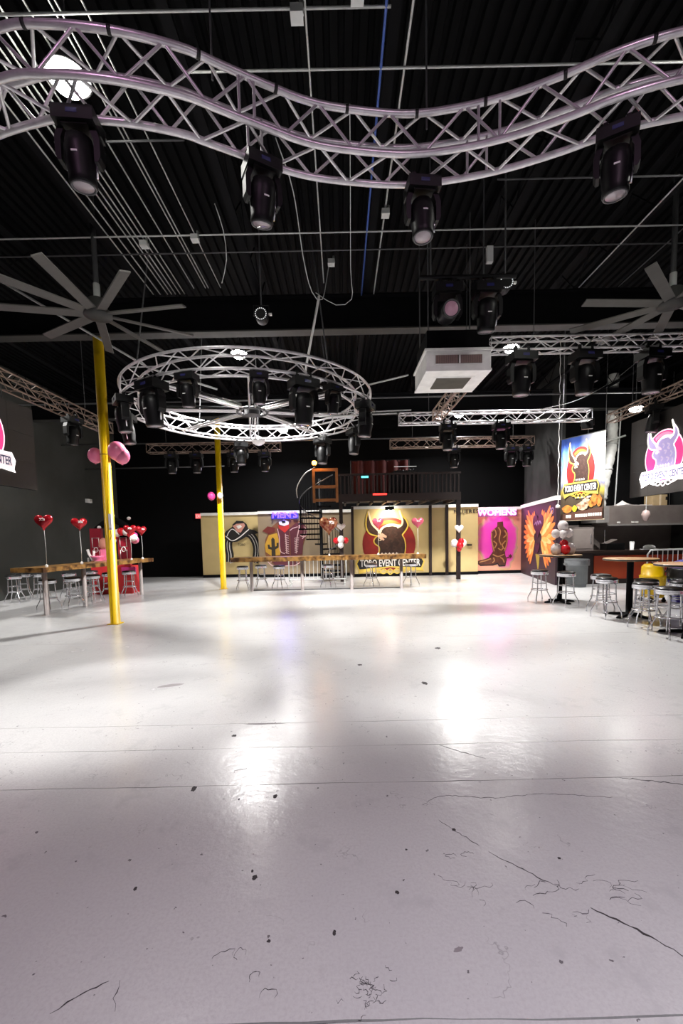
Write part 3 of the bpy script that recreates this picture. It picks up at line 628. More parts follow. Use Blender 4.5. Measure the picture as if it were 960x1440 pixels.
stool(5.62, 7.0, .1, 'chrome bar stool between the middle round table and the one beside the blue bin'); stool(4.96, 6.93, .6, 'chrome bar stool behind the round table nearest the entrance end'); stool(4.86, 6.28, .2, 'chrome bar stool beside the round table nearest the entrance end')
for x in (-3.05, -1.92, -0.42, 0.92, 2.14):
    stool(x, 13.12, x, 'chrome bar stool under the long plank bar facing the murals', 'stools at the long plank bar facing the murals')
stool(-2.55, 13.5, .3, 'chrome bar stool standing behind the horseshoe end of the long plank bar')
for x, y in ((-6.84, 9.88), (-6.52, 10.30), (-6.42, 10.95), (-6.36, 11.2 + .45), (-6.05, 12.1)):
    stool(x, y, x * 3, 'chrome bar stool tucked under the left plank bar', 'stools tucked under the left plank bar')
for x, y in ((-8.75, 11.35), (-8.95, 11.95), (-8.45, 11.9), (-7.62, 11.9), (-7.35, 12.5)):
    stool(x, y, x * 5, 'chrome bar stool between the left plank bar and the black wall', 'stools along the left black wall')

# round bar tables
def round_table(x, y, rz, label):
    o = thing('round_bar_table', label, 'table', (x, y, 0), rz)
    MB().lathe([(0.43, 1.045), (0.44, 1.05), (0.44, 1.08), (0.43, 1.085), (0.0001, 1.086)], 36).build('tabletop', WOODT, o); MB().lathe([(0.442, 1.052), (0.446, 1.065), (0.442, 1.078)], 36).build('edge_band', VINYL, o)
    MB().lathe([(0.055, 0.06), (0.055, 1.02), (0.16, 1.03), (0.16, 1.05)], 18).build('column', BLK, o)
    for k in range(4):
        a = PI / 2 * k; b = MB().prism([(0.0, .03), (.0, .075), (.10, .07), (.34, .03), (.36, .0), (.30, .0)], 0.035, -0.035).build('foot', BLK, o); b.rotation_euler = (0, 0, a)
round_table(4.94, 9.62, .15, 'round wooden bar table with the white and red balloon column')
round_table(5.33, 7.85, .5, 'round wooden bar table on black column, the bare one between the other two'); round_table(5.22, 6.38, .8, 'round wooden bar table on black column nearest the entrance end')
# ------------------------------------------------------------------ plank bars
def wavy_top(L_, W_, th, seed):
    n = 40; f = [(L_ * (k / n - .5), -W_ / 2 + 0.018 * math.sin(k * 1.1 + seed) + 0.012 * math.sin(k * 2.7 + seed)) for k in range(n + 1)]
    b = [(L_ * (k / n - .5), W_ / 2 + 0.018 * math.sin(k * 1.3 + seed * 2) + 0.012 * math.sin(k * 2.2)) for k in range(n + 1)]
    return MB().slab(f + b[::-1], -th, 0)
def plank_bar(loc, rz, L_, W_, h, legs, label, th=0.10, yleg=0.0, rail=False):
    o = thing('plank_bar', label, 'bar table', loc, rz)
    wavy_top(L_, W_, th, L_).build('plank_top', WOOD, o, (0, 0, h))
    for x in legs:
        MB().lathe([(0.05, 0.0), (0.05, h - th - .006)], 14, (x, yleg, 0)).build('leg', GALV2, o)
        MB().box((x, yleg, h - th - .006), (0.2, 0.2, 0.010)).build('mounting_plate', GALV2, o)
    if rail: MB().tube([(legs[0], yleg, .03), (legs[-1], yleg, .03)], 0.018, 8).build('floor_rail', GALVD, o)
    return o
GALV2 = mat('grey_leg_pipe', (0.42, 0.37, 0.36), 0.45, 0.3)
ba = math.atan2(12.9 - 9.1, -6.05 + 6.72)
plank_bar((-6.39, 11.0, 0), ba, 3.86, 0.78, 1.06, [-1.68, -0.56, 0.56, 1.62], 'dark live-edge plank bar with heart balloons along the left wall', 0.10, -0.18)
plank_bar((-0.38, 12.80, 0), 0, 5.75, 0.60, 1.03, [-2.32, -0.80, 0.68, 2.17], 'long live-edge plank bar standing before the mural partitions', 0.13, -0.05, True)

# ------------------------------------------------------------------ balloons
def heart_poly(s, n=40):
    out = []
    for k in range(n):
        t = 2 * PI * k / n; out.append((s * 0.0310 * 16 * math.sin(t) ** 3, s * 0.0310 * (13 * math.cos(t) - 5 * math.cos(2 * t) - 2 * math.cos(3 * t) - math.cos(4 * t))))
    return out
def heart_mb(s, depth):
    b = MB(); base = heart_poly(s); n = len(base); rings = []
    for q, yy in ((0.02, -1), (0.5, -.86), (0.8, -.55), (0.95, -.25), (1.0, 0), (0.95, .25), (0.8, .55), (0.5, .86), (0.02, 1)):
        rings += [(x * q, yy * depth, z * q) for x, z in base]
    fs = [(i * n + k, i * n + (k + 1) % n, (i + 1) * n + (k + 1) % n, (i + 1) * n + k) for i in range(8) for k in range(n)]
    return b.add(rings, fs, True)
def heart_balloon(loc, s, rz, label, m, string=0.0, weight=True, group=None, print_=True):
    o = thing('heart_balloon', label, 'balloon', loc, rz, group)
    z = string + s * 0.52
    h = heart_mb(s, s * 0.22).build('foil_heart', m, o, (0, 0, z))
    if print_:
        MB().tube(spline([(-.02 * s + .022 * s * k + .05 * s * math.sin(k * 2.1), -.222 * s, (.10 + .07 * math.sin(k * 1.45)) * s) for k in range(-3, 10)], .01), 0.006 * s / .36, 6).build('printed_script', WHB, h)
    if string:
        MB().tube([(0, 0, .0), (0.01, 0, string * .5), (0, 0, string + .02)], 0.005, 6).build('ribbon', STRING, o)
        if weight: MB().lathe([(0.03, 0), (0.035, .02), (0.012, .05)], 10).build('weight', WHITE, o)
    return o
heart_balloon((-6.60, 9.55, 1.06), 0.40, .1, 'largest red foil heart balloon, on the end of the left plank bar nearest the entrance', REDF, 0.80)
heart_balloon((-6.42, 10.55, 1.06), 0.36, .7, 'red foil heart balloon turned half sideways on the left plank bar', REDF, 0.80)
heart_balloon((-5.92, 12.05, 1.06), 0.36, .2, 'red foil heart balloon behind the tall yellow pole on the left plank bar', REDF, 0.66)
heart_balloon((-5.86, 12.6, 1.06), 0.34, 1.0, 'white and red foil heart balloon at the exit end of the left plank bar', REDF, 0.66)
heart_balloon((1.11, 12.75, 1.03), 0.34, .1, 'pink foil heart balloon before the bull horn on the left of the mural', mat('pink_foil', (.62, .10, .16), .2, .2), 0.78)
heart_balloon((2.29, 12.75, 1.03), 0.36, -.1, 'pink patterned foil heart balloon right of the bull mural', mat('pink_foil', (.62, .10, .16), .2, .2), 0.75)
DRF = mat('dark_red_foil', (0.16, 0.02, 0.01), 0.18, 0.4, noise=(0.42, 0.2, 0.1), nscale=7)
heart_balloon((-0.36, 12.9, 1.03), 0.62, .5, 'big dark red and bronze foil heart balloon before the spiral stair', DRF, 0.60)
heart_balloon((0.02, 14.92, 1.78), 0.30, .1, 'white foil heart balloon on the post beside the spiral stair', WHB, 0.0, print_=False)
heart_balloon((4.12, 14.91, 1.62), 0.32, .1, 'white foil heart balloon on the post near the MUJERES sign', WHB, 0.0, print_=False)
def balloons(loc, parts, label):
    o = thing('balloon_cluster', label, 'balloons', loc)
    for dx, dy, dz, r, m in parts:
        b = MB().ball((0, 0, 0), r, 16, 10, (1, 1, 1.12)); b.lathe([(0.001, -r * 1.05), (0.02, -r * 1.2)], 8); q = b.build('balloon', m, o, (dx, dy, dz))
    return o
balloons((-4.12, 8.12, 3.24), [(0, -.05, .02, .16, PINKB), (.07, -.02, -.06, .14, PINKB), (-.47, .06, -.03, .13, PINKB)], 'pink balloon cluster tied to the tall yellow pole')
balloons((-3.98, 13.5, 2.93), [(-.03, -.05, 0, .12, HOTP), (.27, -.14, 0, .09, WHB)], 'small pink balloon pair tied to the yellow pole before the horseshoe')
balloons((-0.0, 14.94, 1.35), [(0, -.08, .14, .12, WHB), (-.01, -.1, -.06, .10, WHB), (-.17, 0, .10, .10, REDB), (.17, 0, .10, .10, REDB)], 'white and red balloon cluster on the post beside the spiral stair')
balloons((4.12, 14.94, 1.22), [(-.16, -.03, .06, .13, WHB), (.14, -.03, .06, .12, WHB), (0, -.14, -.02, .12, REDB), (.04, -.14, .12, .10, REDB), (-.02, -.1, -.14, .09, REDB)], 'white and red balloon cluster on the post near the MUJERES sign')
o = balloons((4.98, 9.60, 1.086), [(-.14, 0, .12, .12, WHB), (.16, 0, .12, .125, WHB), (0, -.13, .12, .10, REDB), (.02, -.02, .24, .09, REDB), (-.16, 0, .47, .09, WHB), (-.02, -.06, .46, .09, WHB), (.14, 0, .48, .09, WHB), (0, 0, .64, .11, WHB)], 'balloon column of white and red balloons on a round bar table')
MB().tube([(0, 0, 0), (0, 0, .62)], 0.012, 8).build('stick', STRING, o); MB().lathe([(.12, 0), (.12, .02), (.02, .03)], 16).build('stand_base', WHITE, o)
# ------------------------------------------------------------------ valentine display behind the yellow pole
o = thing('valentine_display', 'red and pink valentine gift display behind the tall yellow pole', 'display', (-6.95, 13.1, 0))
MB().box((0, 0, 0.42), (1.2, 0.5, 0.84)).build('draped_table', mat('red_drape', (0.50, .015, .02), .7), o)
for sx, hh in ((-.52, 1.15), (.32, 0.85)):
    q = MB().box((sx, 0, 0.84 + hh / 2), (0.34, 0.12, hh)).build('tall_board', CRIM, o)
    for zz in (0.2, 0.58):
        MB().tube([(sx - .10, -.066, .84 + zz), (sx + .10, -.066, .84 + zz), (sx + .10, -.066, .84 + zz + .28), (sx - .10, -.066, .84 + zz + .28)], 0.014, 6, True).build('white_outline', WHB, q)
    MB().tube([(sx + .06 * math.cos(2 * PI * k / 14), -.068, .84 + .50 + .07 * math.sin(2 * PI * k / 14)) for k in range(14)], 0.013, 6, True).build('white_loop', WHB, q)
MB().ball((-.26, -.1, 1.52), .14, 14, 8, (1, .8, 1.3)).build('plush_face', mat('peach_plush', (.62, .25, .18), .8), o)
MB().box((-.22, -.05, 1.18), (.26, .2, .36)).build('pink_box', PINKB, o)
MB().lathe([(.03, .84), (.14, 1.1), (.20, 1.16)], 14, (-.42, -.18, 0)).build('pink_bouquet_wrap', PINKB, o)
MB().tube([(-.55, -.2, 1.02), (-.66, -.2, 1.22), (-.70, -.2, 1.36)], .04, 8).tube([(-.55, -.2, 1.02), (-.52, -.2, 1.2), (-.5, -.2, 1.3)], .035, 8).build('white_bow', WHB, o)
for k in range(14):
    a = PI * k / 13; m_ = (PINKB, WHB, HOTP, REDB)[k % 4]
    MB().ball((0, 0, 0), .12, 12, 8).build('balloon', m_, o, (.34 + .33 * math.cos(a), -.04 - .06 * (k % 2), 1.62 + .26 * math.sin(a)))
MB().tube([(-.55 + 1.0 * k / 10 + .0, .1, 1.95 + .28 * math.sin(PI * k / 10)) for k in range(11)], .10, 10).build('black_arch', BLK, o)
for dx, dz in ((-.12, 2.30), (.02, 2.37), (.5, 2.28), (-.42, 2.02)): MB().ball((dx, 0, dz), .05, 8, 6, (1.3, .6, 1)).build('white_flower', WHB, o)
MB().box((.55, -.28, .70), (.42, .06, .22)).build('pink_ribbon_swag', HOTP, o)

# ------------------------------------------------------------------ bull emblem (mural, banner, screens)
GOLD = mat('gold_paint', (0.72, 0.50, 0.08), 0.5); CREAM = mat('cream_paint', (0.85, 0.70, 0.50), 0.55); BULLB = mat('bull_brown', (0.022, 0.008, 0.006), 0.6, noise=(0.05, 0.018, 0.012), nscale=6)
DISC = mat('mural_red', (0.30, 0.015, 0.01), 0.55, noise=(0.20, 0.008, 0.008), nscale=2); ORNG = mat('mural_orange', (0.50, 0.12, 0.02), 0.55); INK = mat('ink_black', (0.010, 0.008, 0.008), 0.6); LETW = mat('letter_white', (0.85, 0.82, 0.78), 0.5)
def glow(name, c, e): return mat(name, c, 0.5, emit=c, es=e)
PAINT = dict(disc=DISC, arc=ORNG, rim=DISC, bull=BULLB, line=GOLD, horn=CREAM, face=mat('face_pink', (.70, .42, .32), .6), ink=INK, letter=LETW, ribbon=INK, star=LETW)
GLOW = dict(disc=glow('led_pink', (0.95, 0.05, 0.25), .85), arc=glow('led_rose', (.95, .30, .48), .9), rim=glow('led_white_pink', (1, .72, .82), 1.1), bull=glow('led_lilac', (0.42, 0.34, 0.60), .7), line=glow('led_white', (1, .93, .92), 1.25),
            horn=glow('led_cream', (1.0, .97, .80), 1.5), face=glow('led_pale_pink', (.85, .6, .75), .7), ink=glow('led_violet', (.55, .45, .70), .75), letter=glow('led_grey_blue', (.10, .11, .22), .12), ribbon=glow('led_soft_white', (1, .84, .88), .72), star=glow('led_white', (1, .93, .92), 1.25))
def mk(poly, s): return [((x - 465) / 100 * s, (860 - y) / 100 * s) for x, y in poly]
def band(pts, w, s):        # a painted line of width w following pts
    P = [Vector((x, y, 0)) for x, y in mk(pts, s)]; P = spline([p for p in P], 0.04 * s / .35); a, b = [], []
    for i, p in enumerate(P):
        t = (P[min(i + 1, len(P) - 1)] - P[max(0, i - 1)]).normalized(); n = Vector((-t.y, t.x, 0)) * w * s
        a.append((p.x + n.x, p.y + n.y)); b.append((p.x - n.x, p.y - n.y))
    return a + b[::-1]
def ell(cx, cy, rx, ry, n=40, a0=0, a1=2 * PI): return [(cx + rx * math.cos(a0 + (a1 - a0) * k / n), cy - ry * math.sin(a0 + (a1 - a0) * k / n)) for k in range(n)]
def bull(o, s, K, th=0.004, y=0.0):
    def lay(name, poly, m, lev, sub=None):
        return MB().prism(poly, y - lev * th, y - (lev + 1) * th).build(name, m, sub or o)
    lay('emblem_rim', mk(ell(455, 520, 298, 298), s), K['rim'], 0); d = lay('emblem_disc', mk(ell(455, 520, 282, 282), s), K['disc'], 1)
    lay('disc_arc', mk(ell(455, 520, 250, 268, 24, .9, 2.2) + ell(455, 520, 225, 225, 24, .9, 2.2)[::-1], s), K['arc'], 2, d)
    lay('bull_head', mk([(330, 420), (355, 375), (420, 325), (480, 305), (560, 325), (612, 330), (612, 420), (638, 480), (642, 560), (632, 660), (325, 660), (345, 595), (340, 550), (300, 515), (287, 480), (302, 445)], s), K['bull'], 3)
    lay('horn', mk([(228, 145), (205, 230), (199, 300), (214, 362), (250, 405), (330, 428), (352, 380), (320, 350), (268, 295), (244, 230)], s), K['bull'], 4)
    lay('horn', mk([(572, 140), (604, 200), (645, 250), (668, 305), (655, 352), (620, 402), (604, 420), (560, 362), (545, 335), (596, 305), (606, 262), (584, 200)], s), K['bull'], 4)
    for pts in ([(228, 145), (205, 230), (199, 300), (214, 362), (250, 405), (330, 428)], [(572, 140), (604, 200), (645, 250), (668, 305), (655, 352), (604, 420)]): lay('horn_outline', band(pts, .075, s), K['line'], 5)
    for pts in ([(228, 150), (246, 230), (270, 295), (325, 355), (350, 385)], [(572, 145), (588, 200), (608, 262), (596, 310), (548, 340)]): lay('horn_highlight', band(pts, .10, s), K['horn'], 6)
    lay('brow', band([(345, 400), (375, 350), (430, 318), (490, 306), (550, 318), (580, 320)], .15, s), K['horn'], 7)
    lay('brow_shadow', band([(375, 372), (410, 338), (450, 328)], .05, s), K['bull'], 8)
    lay('face_marking', mk([(325, 420), (380, 395), (430, 430), (425, 450), (380, 440), (405, 468), (390, 480), (355, 452), (330, 440)], s), K['face'], 6)
    lay('eye', mk(ell(352, 468, 20, 14, 14), s), K['horn'], 7); lay('pupil', mk(ell(350, 468, 10, 10, 12), s), K['ink'], 8)
    lay('chest_line', band([(604, 420), (632, 480), (640, 560), (628, 650)], .06, s), K['line'], 5); lay('muzzle_line', band([(325, 428), (300, 450), (284, 480), (298, 515), (338, 545), (345, 590), (320, 655)], .07, s), K['line'], 5)
    for pts in ([(440, 380), (470, 400), (450, 425)], [(510, 390), (545, 410), (520, 440), (550, 455)], [(460, 460), (500, 470), (480, 500)], [(560, 480), (585, 510), (560, 540)], [(420, 520), (450, 545), (425, 570)], [(500, 540), (540, 560), (515, 590)], [(590, 560), (600, 600), (580, 625)]): lay('fur_curl', band(pts, .09, s), K['ink'] if K is GLOW else mat('fur_light', (.055, .024, .016), .6), 5)
    for x in (375, 417, 458, 499, 540):
        lay('star', mk([(x + (18 if k % 2 == 0 else 8) * math.sin(PI * k / 5), 628 - (18 if k % 2 == 0 else 8) * math.cos(PI * k / 5)) for k in range(10)], s), K['star'], 6)
    rb = lay('ribbon_border', mk([(110, 660), (815, 650), (855, 720), (830, 800), (845, 830), (700, 815), (465, 780), (240, 815), (115, 850), (110, 810), (75, 735)], s), K['line'], 6)
    lay('ribbon', mk([(125, 680), (805, 670), (838, 722), (812, 788), (465, 768), (120, 798), (92, 735)], s), K['ribbon'], 7, rb)
    bx = 100 / 100 * s
    t = text_mb('TORO EVENT CENTER', 1.0, 0.003, bold=0.02); fit(t, 0.0, mk([(0, 730)], s)[0][1], 6.75 * s, 0.80 * s, y - 8.5 * th); t.build('lettering', K['letter'], rb)
    for pts in ([(240, 800), (330, 830), (400, 800), (465, 860), (530, 800), (600, 830), (690, 800)], [(300, 800), (390, 850), (465, 800), (540, 850), (630, 800)]): lay('scrollwork', band(pts, .06, s), K['line'], 5)
o = thing('bull_mural', 'painted bull head emblem reading TORO EVENT CENTER on the beige partition', 'mural', (1.90, 16.595, 0.08)); bull(o, 0.346, PAINT, 0.003)

# ------------------------------------------------------------------ screens
def screen(x, y0, y1, z0, z1, face, label, logo_y, logo_z, s):
    o = thing('video_screen', label, 'screen', (x, (y0 + y1) / 2, z0)); L_ = y1 - y0; h = z1 - z0
    MB().box((-face * 0.06, 0, h / 2), (0.08, L_, h)).build('cabinet_frame', BLK, o)
    n = max(1, round(L_ / 0.62)); mz = max(1, round(h / 0.62))
    for i in range(n):
        for j in range(mz):
            MB().box((-face * 0.01, -L_ / 2 + L_ * (i + .5) / n, h * (j + .5) / mz), (0.03, L_ / n - .003, h / mz - .003)).build('led_panel', SCREEN, o)
    e = bpy.data.objects.new('bull_emblem', None); C.objects.link(e); e.parent = o; e.location = (face * 0.008, logo_y - (y0 + y1) / 2, logo_z - z0); e.rotation_euler = (0, 0, face * PI / 2)
    bull(e, s, GLOW, 0.002)
    for yy in (-L_ * .3, L_ * .3): bar('hanging_cable', (-face * .06, yy, h), (-face * .06, yy, (4.56 if face > 0 else 4.59) - z0), 0.008, GALVD, o)
screen(-6.14, 5.4, 8.78, 2.66, 4.25, 1, 'dark video screen on the left side with a glowing bull emblem', 7.42, 2.86, 0.205)
screen(7.60, 8.0, 11.30, 2.44, 4.36, -1, 'dark video screen on the right side with a glowing bull emblem', 10.13, 2.62, 0.205)
# ------------------------------------------------------------------ other murals
def layer(o, name, poly, m, lev, th=0.003, sub=None): return MB().prism(poly, -lev * th, -(lev + 1) * th).build(name, m, sub or o)
def z1(poly, cx=270, cy=570, k=0.00427): return [((x - cx) * k, (cy - y) * k) for x, y in poly]      # horseshoe and boots sketches
def zband(pts, w, conv, step=.05):
    P = spline([Vector((x, y, 0)) for x, y in conv(pts)], step); a, b = [], []
    for i, p in enumerate(P):
        t = (P[min(i + 1, len(P) - 1)] - P[max(0, i - 1)]).normalized(); n = Vector((-t.y, t.x, 0)) * w
        a.append((p.x + n.x, p.y + n.y)); b.append((p.x - n.x, p.y - n.y))
    return a + b[::-1]
o = thing('horseshoe_sign', 'black and white horseshoe sign wearing a black cowboy hat', 'sign', (-4.07, 17.59, 0.55))
shoe = [(145, 550), (150, 480), (140, 420), (145, 350), (190, 295), (270, 270), (345, 285), (390, 340), (412, 420), (405, 500), (385, 560)]
layer(o, 'horseshoe', zband(shoe, 0.155, z1), INK, 0, .012); layer(o, 'white_stripe', zband([(x, y) for x, y in shoe], 0.065, z1), LETW, 1, .012); layer(o, 'inner_stripe', zband(shoe, 0.032, z1), INK, 2, .012)
layer(o, 'shoe_foot', z1([(150, 535), (215, 535), (215, 545), (150, 565)]), LETW, 3, .012)
ht = layer(o, 'hat', z1([(105, 325), (100, 285), (130, 250), (185, 215), (190, 190), (230, 155), (290, 160), (325, 190), (340, 235), (400, 250), (438, 275), (400, 288), (350, 285), (290, 325), (230, 355), (160, 360)]), INK, 4, .012)
layer(o, 'hat_band', zband([(120, 300), (180, 345), (250, 315), (320, 260), (345, 240)], .018, z1), LETW, 5, .012, ht); layer(o, 'hat_line', zband([(135, 300), (150, 265), (190, 235), (250, 285)], .014, z1), LETW, 5, .012, ht)
layer(o, 'hat_emblem', z1([(190, 205), (230, 185), (300, 180), (310, 205), (265, 270), (235, 265)]), mat('sign_rose', (.62, .30, .24), .5), 5, .012, ht); layer(o, 'emblem_mark', z1([(225, 205), (265, 195), (280, 215), (245, 235)]), LETW, 6, .012, ht)
t = fit(text_mb('TORO', 1, .002), *z1([(267, 385)])[0], .30, .10, -0.004); t.build('lettering', INK, o)
o = thing('boots_mural', 'painted mural of cowboy boots with cactus sunset and red bandana', 'mural', (-2.22, 17.195, 0.55))
def z2(p): return z1(p, 700, 585, 0.00418)
layer(o, 'brown_ground', z2([(495, 430), (505, 350), (530, 300), (560, 240), (620, 190), (700, 160), (790, 165), (870, 190), (910, 260), (895, 330), (865, 420), (860, 500), (830, 585), (700, 610), (590, 605), (520, 550), (500, 490)]), mat('mural_brown', (.20, .075, .03), .6), 0)
layer(o, 'sunset', z2([(500, 400), (540, 310), (620, 290), (640, 350), (640, 430), (655, 500), (560, 510), (505, 470)]), mat('sunset_yellow', (.60, .33, .03), .6), 1)
layer(o, 'red_cloud', z2([(480, 270), (530, 225), (605, 240), (600, 280), (540, 300)]), mat('maroon_paint', (.16, .02, .015), .6), 2)
layer(o, 'cactus', z2([(560, 510), (562, 450), (530, 440), (525, 400), (545, 400), (548, 420), (563, 425), (562, 350), (578, 330), (595, 350), (597, 420), (612, 415), (612, 385), (632, 385), (630, 430), (598, 448), (600, 510)]), mat('cactus_dark', (.03, .022, .012), .6), 2)
MAR = mat('boot_maroon', (.11, .018, .03), .55)
layer(o, 'boot', z2([(635, 250), (700, 260), (735, 250), (740, 420), (735, 510), (640, 505), (655, 450), (640, 380), (625, 300)]), MAR, 3); layer(o, 'boot', z2([(740, 250), (800, 200), (850, 190), (905, 240), (905, 320), (870, 370), (855, 500), (745, 510), (745, 350)]), MAR, 3)
layer(o, 'boot_sole', z2([(560, 555), (620, 545), (730, 550), (830, 580), (830, 600), (700, 608), (590, 600)]), MAR, 3)
layer(o, 'bandana', z2([(632, 215), (680, 230), (738, 195), (740, 245), (695, 290), (640, 245)]), mat('bandana_red', (.55, .03, .025), .5), 4); layer(o, 'white_collar', z2([(640, 185), (690, 165), (735, 185), (735, 210), (690, 225), (645, 210)]), LETW, 5); layer(o, 'collar_mark', z2([(665, 175), (700, 172), (705, 195), (675, 200)]), INK, 6)
PNL = mat('pale_pink_line', (.70, .45, .45), .5)
for pts in ([(625, 250), (640, 330), (640, 400), (650, 470), (690, 490)], [(745, 270), (770, 250), (820, 235)], [(835, 195), (830, 260), (815, 320)], [(880, 235), (905, 270), (890, 330), (840, 320)], [(860, 350), (875, 330), (890, 250)], [(500, 540), (560, 600), (600, 610)], [(690, 608), (780, 605), (835, 575)], [(550, 570), (590, 548), (720, 545)]): layer(o, 'outline', zband(pts, .016, z2), PNL, 5)
for k in range(9):
    layer(o, 'lace', zband([(695, 310 + k * 21), (730, 322 + k * 21)], .013, z2), PNL, 6); layer(o, 'lace', zband([(785, 345 + k * 17), (830 - k * 2, 335 + k * 17)], .013, z2), PNL, 6)
for pts in ([(700, 300), (705, 400), (708, 490)], [(850, 190), (815, 320), (800, 410), (800, 490)]): layer(o, 'lace_line', zband(pts, .02, z2), PNL, 6)
o = thing('boot_mural', 'painted brown cowboy boot with spur on the magenta wall', 'mural', (6.05, 16.845, 0.12))
def z3(p): return z1(p, 265, 715, 0.0041)
BTB = mat('boot_brown', (.075, .018, .012), .55, noise=(.12, .035, .015), nscale=5)
layer(o, 'boot', z3([(290, 250), (345, 245), (348, 290), (385, 330), (390, 400), (386, 470), (365, 530), (370, 570), (385, 610), (372, 672), (310, 675), (300, 650), (250, 665), (130, 665), (95, 645), (100, 620), (150, 610), (210, 590), (235, 555), (250, 530), (240, 470), (230, 400), (235, 340), (290, 290)]), BTB, 0)
layer(o, 'sole', z3([(95, 640), (130, 655), (250, 655), (300, 640), (310, 665), (372, 664), (370, 676), (308, 678), (296, 655), (250, 668), (128, 668)]), INK, 1)
TANP = mat('boot_tan', (.42, .20, .08), .55)
for pts in ([(240, 340), (265, 320), (280, 370), (260, 400)], [(360, 330), (378, 370), (350, 400)], [(300, 300), (320, 340), (310, 420), (330, 470)], [(255, 430), (285, 460), (265, 500)], [(370, 430), (340, 470), (360, 510)], [(120, 632), (180, 618), (230, 600)], [(250, 560), (300, 580), (360, 560)], [(235, 350), (240, 440), (262, 530)], [(388, 350), (384, 450), (362, 530)], [(300, 500), (330, 520), (345, 500)], [(255, 590), (265, 620), (245, 640)], [(320, 590), (345, 605), (360, 640)]):
    layer(o, 'stitching', zband(pts, .022, z3), TANP, 2)
layer(o, 'spur_arm', zband([(370, 600), (395, 592), (415, 582)], .02, z3), BTB, 2); layer(o, 'spur_star', z3([(418 + (24 if k % 2 == 0 else 11) * math.sin(PI * k / 6), 580 - (24 if k % 2 == 0 else 11) * math.cos(PI * k / 6)) for k in range(12)]), BTB, 3)
# wings
o = thing('wings_mural', 'painted orange angel wings around two dark hearts on the purple wall', 'mural', WA + Vector((WD.y * .004, -WD.x * .004, 0)) , WANG)
o.location = WA - Vector((-WD.y, WD.x, 0)) * 0.004
WO = [mat('wing_orange_%d' % k, c, .55) for k, c in enumerate([(.80, .24, .04), (.86, .40, .10), (.88, .52, .20), (.72, .16, .03)])]
for sgn in (-1, 1):
    for row, (n, r0_, r1_, hw) in enumerate([(15, .50, 1.62, .115), (12, .42, 1.22, .10), (9, .34, .86, .09)]):
        for k in range(n):
            a = math.radians(80 - 140 * k / (n - 1)); d = Vector((math.cos(a) * sgn, math.sin(a))); nn = Vector((-d.y, d.x))
            c0 = Vector((2.36 + sgn * .30, 1.42)); ln = r1_ * (0.72 if a > .9 else 1.0) * (1.0 - .12 * max(0, -a)); yy = Vector((1.0, .80))
            pts = []
            for t, wv in ((r0_ * .5, .3), (ln * .55, 1.0), (ln * .8, .9), (ln * .95, .5), (ln, 0), (ln * .95, -.5), (ln * .8, -.9), (ln * .55, -1.0), (r0_ * .5, -.3)):
                p = d * t + nn * wv * hw; pts.append((c0.x + p.x * yy.x, min(2.42, c0.y + p.y * yy.y)))
            layer(o, 'feather', pts, WO[(k + row) % 3 if row else (k % 2) * 3], 1 + row + (k % 2) * .4)
HD = mat('heart_plum', (.05, .006, .025), .5)
layer(o, 'heart', [(2.40 + x * 1.25, 1.86 + z * 0.85) for x, z in heart_poly(1.05)], HD, 6); layer(o, 'heart', [(2.34 + x * 1.25, 1.06 + z) for x, z in heart_poly(.44)], HD, 6)
layer(o, 'script_mark', zband([(0, 0), (60, 30), (90, -10), (130, 40), (170, 0), (220, 35), (270, 5)], .022, lambda p: [(2.02 + x * .0028, 1.86 + y * .003) for x, y in p]), mat('lilac_line', (.35, .2, .4), .5), 7)
layer(o, 'tail_feather', [(2.1, .85), (2.6, .85), (2.55, .55), (2.44, .22), (2.3, .50)], mat('tail_yellow', (.34, .24, .03), .6), 1)
fit(text_mb('TO', 1, .002), 3.82, 2.24, .36, .20, -.006).build('lettering', mat('lilac_line', (.35, .2, .4), .5), o)
# ------------------------------------------------------------------ signs
def neon(name, txt, loc, wd, ht, col, es, label):
    o = thing(name, label, 'neon sign', loc)
    fit(text_mb(txt, 1.0, neon=0.03), 0, 0, wd, ht, -0.045).build('neon_tubes', mat('neon_' + name, col, .4, emit=col, es=es), o)
    MB().box((0, -0.006, 0), (wd + .1, 0.012, ht + .08)).build('backing_plate', mat('neon_back_' + name, tuple(.25 * c + .1 for c in col), .3), o)
    lamp('neon_glow', 'POINT', (0, -0.25, 0), 9, col, .15, parent=o)
neon('mens_neon_sign', "MEN'S", (-2.22, 17.19, 2.50), 1.0, 0.26, (0.12, 0.06, 1.0), 5, 'blue neon sign reading MENS')
neon('womens_neon_sign', 'WOMENS', (6.12, 16.84, 2.40), 1.52, 0.24, (1.0, 0.28, 0.75), 4, 'pink neon sign reading WOMENS')
o = fit(text_mb('MUJERES', 1.0, 0.004), 0, 0, 0.95, 0.17).build('wall_lettering', INK, None, (4.86, 16.588, 2.44)); tag(o, 'black MUJERES lettering on the beige partition', 'lettering')
o = thing('door_slot', 'black handle slot in the beige wall under the MUJERES lettering', 'slot', (4.98, 16.59, 1.16)); MB().box((0, -.01, 0), (.20, .02, .06)).build('plate', INK, o); MB().box((0, -.022, 0), (.14, .006, .02)).build('slot', VINYL, o)
o = thing('exit_sign', 'small red exit sign on the black back wall', 'sign', (-6.02, 18.39, 2.48)); MB().box((0, -.03, .1), (.32, .06, .20)).build('housing', mat('exit_red', (.9, .1, .1), .4, emit=(1, .15, .15), es=.8), o); fit(text_mb('EXIT', 1, .003), 0, .1, .24, .12, -.062).build('lettering', mat('exit_text', (1, .6, .6), .4, emit=(1, .5, .5), es=1), o)
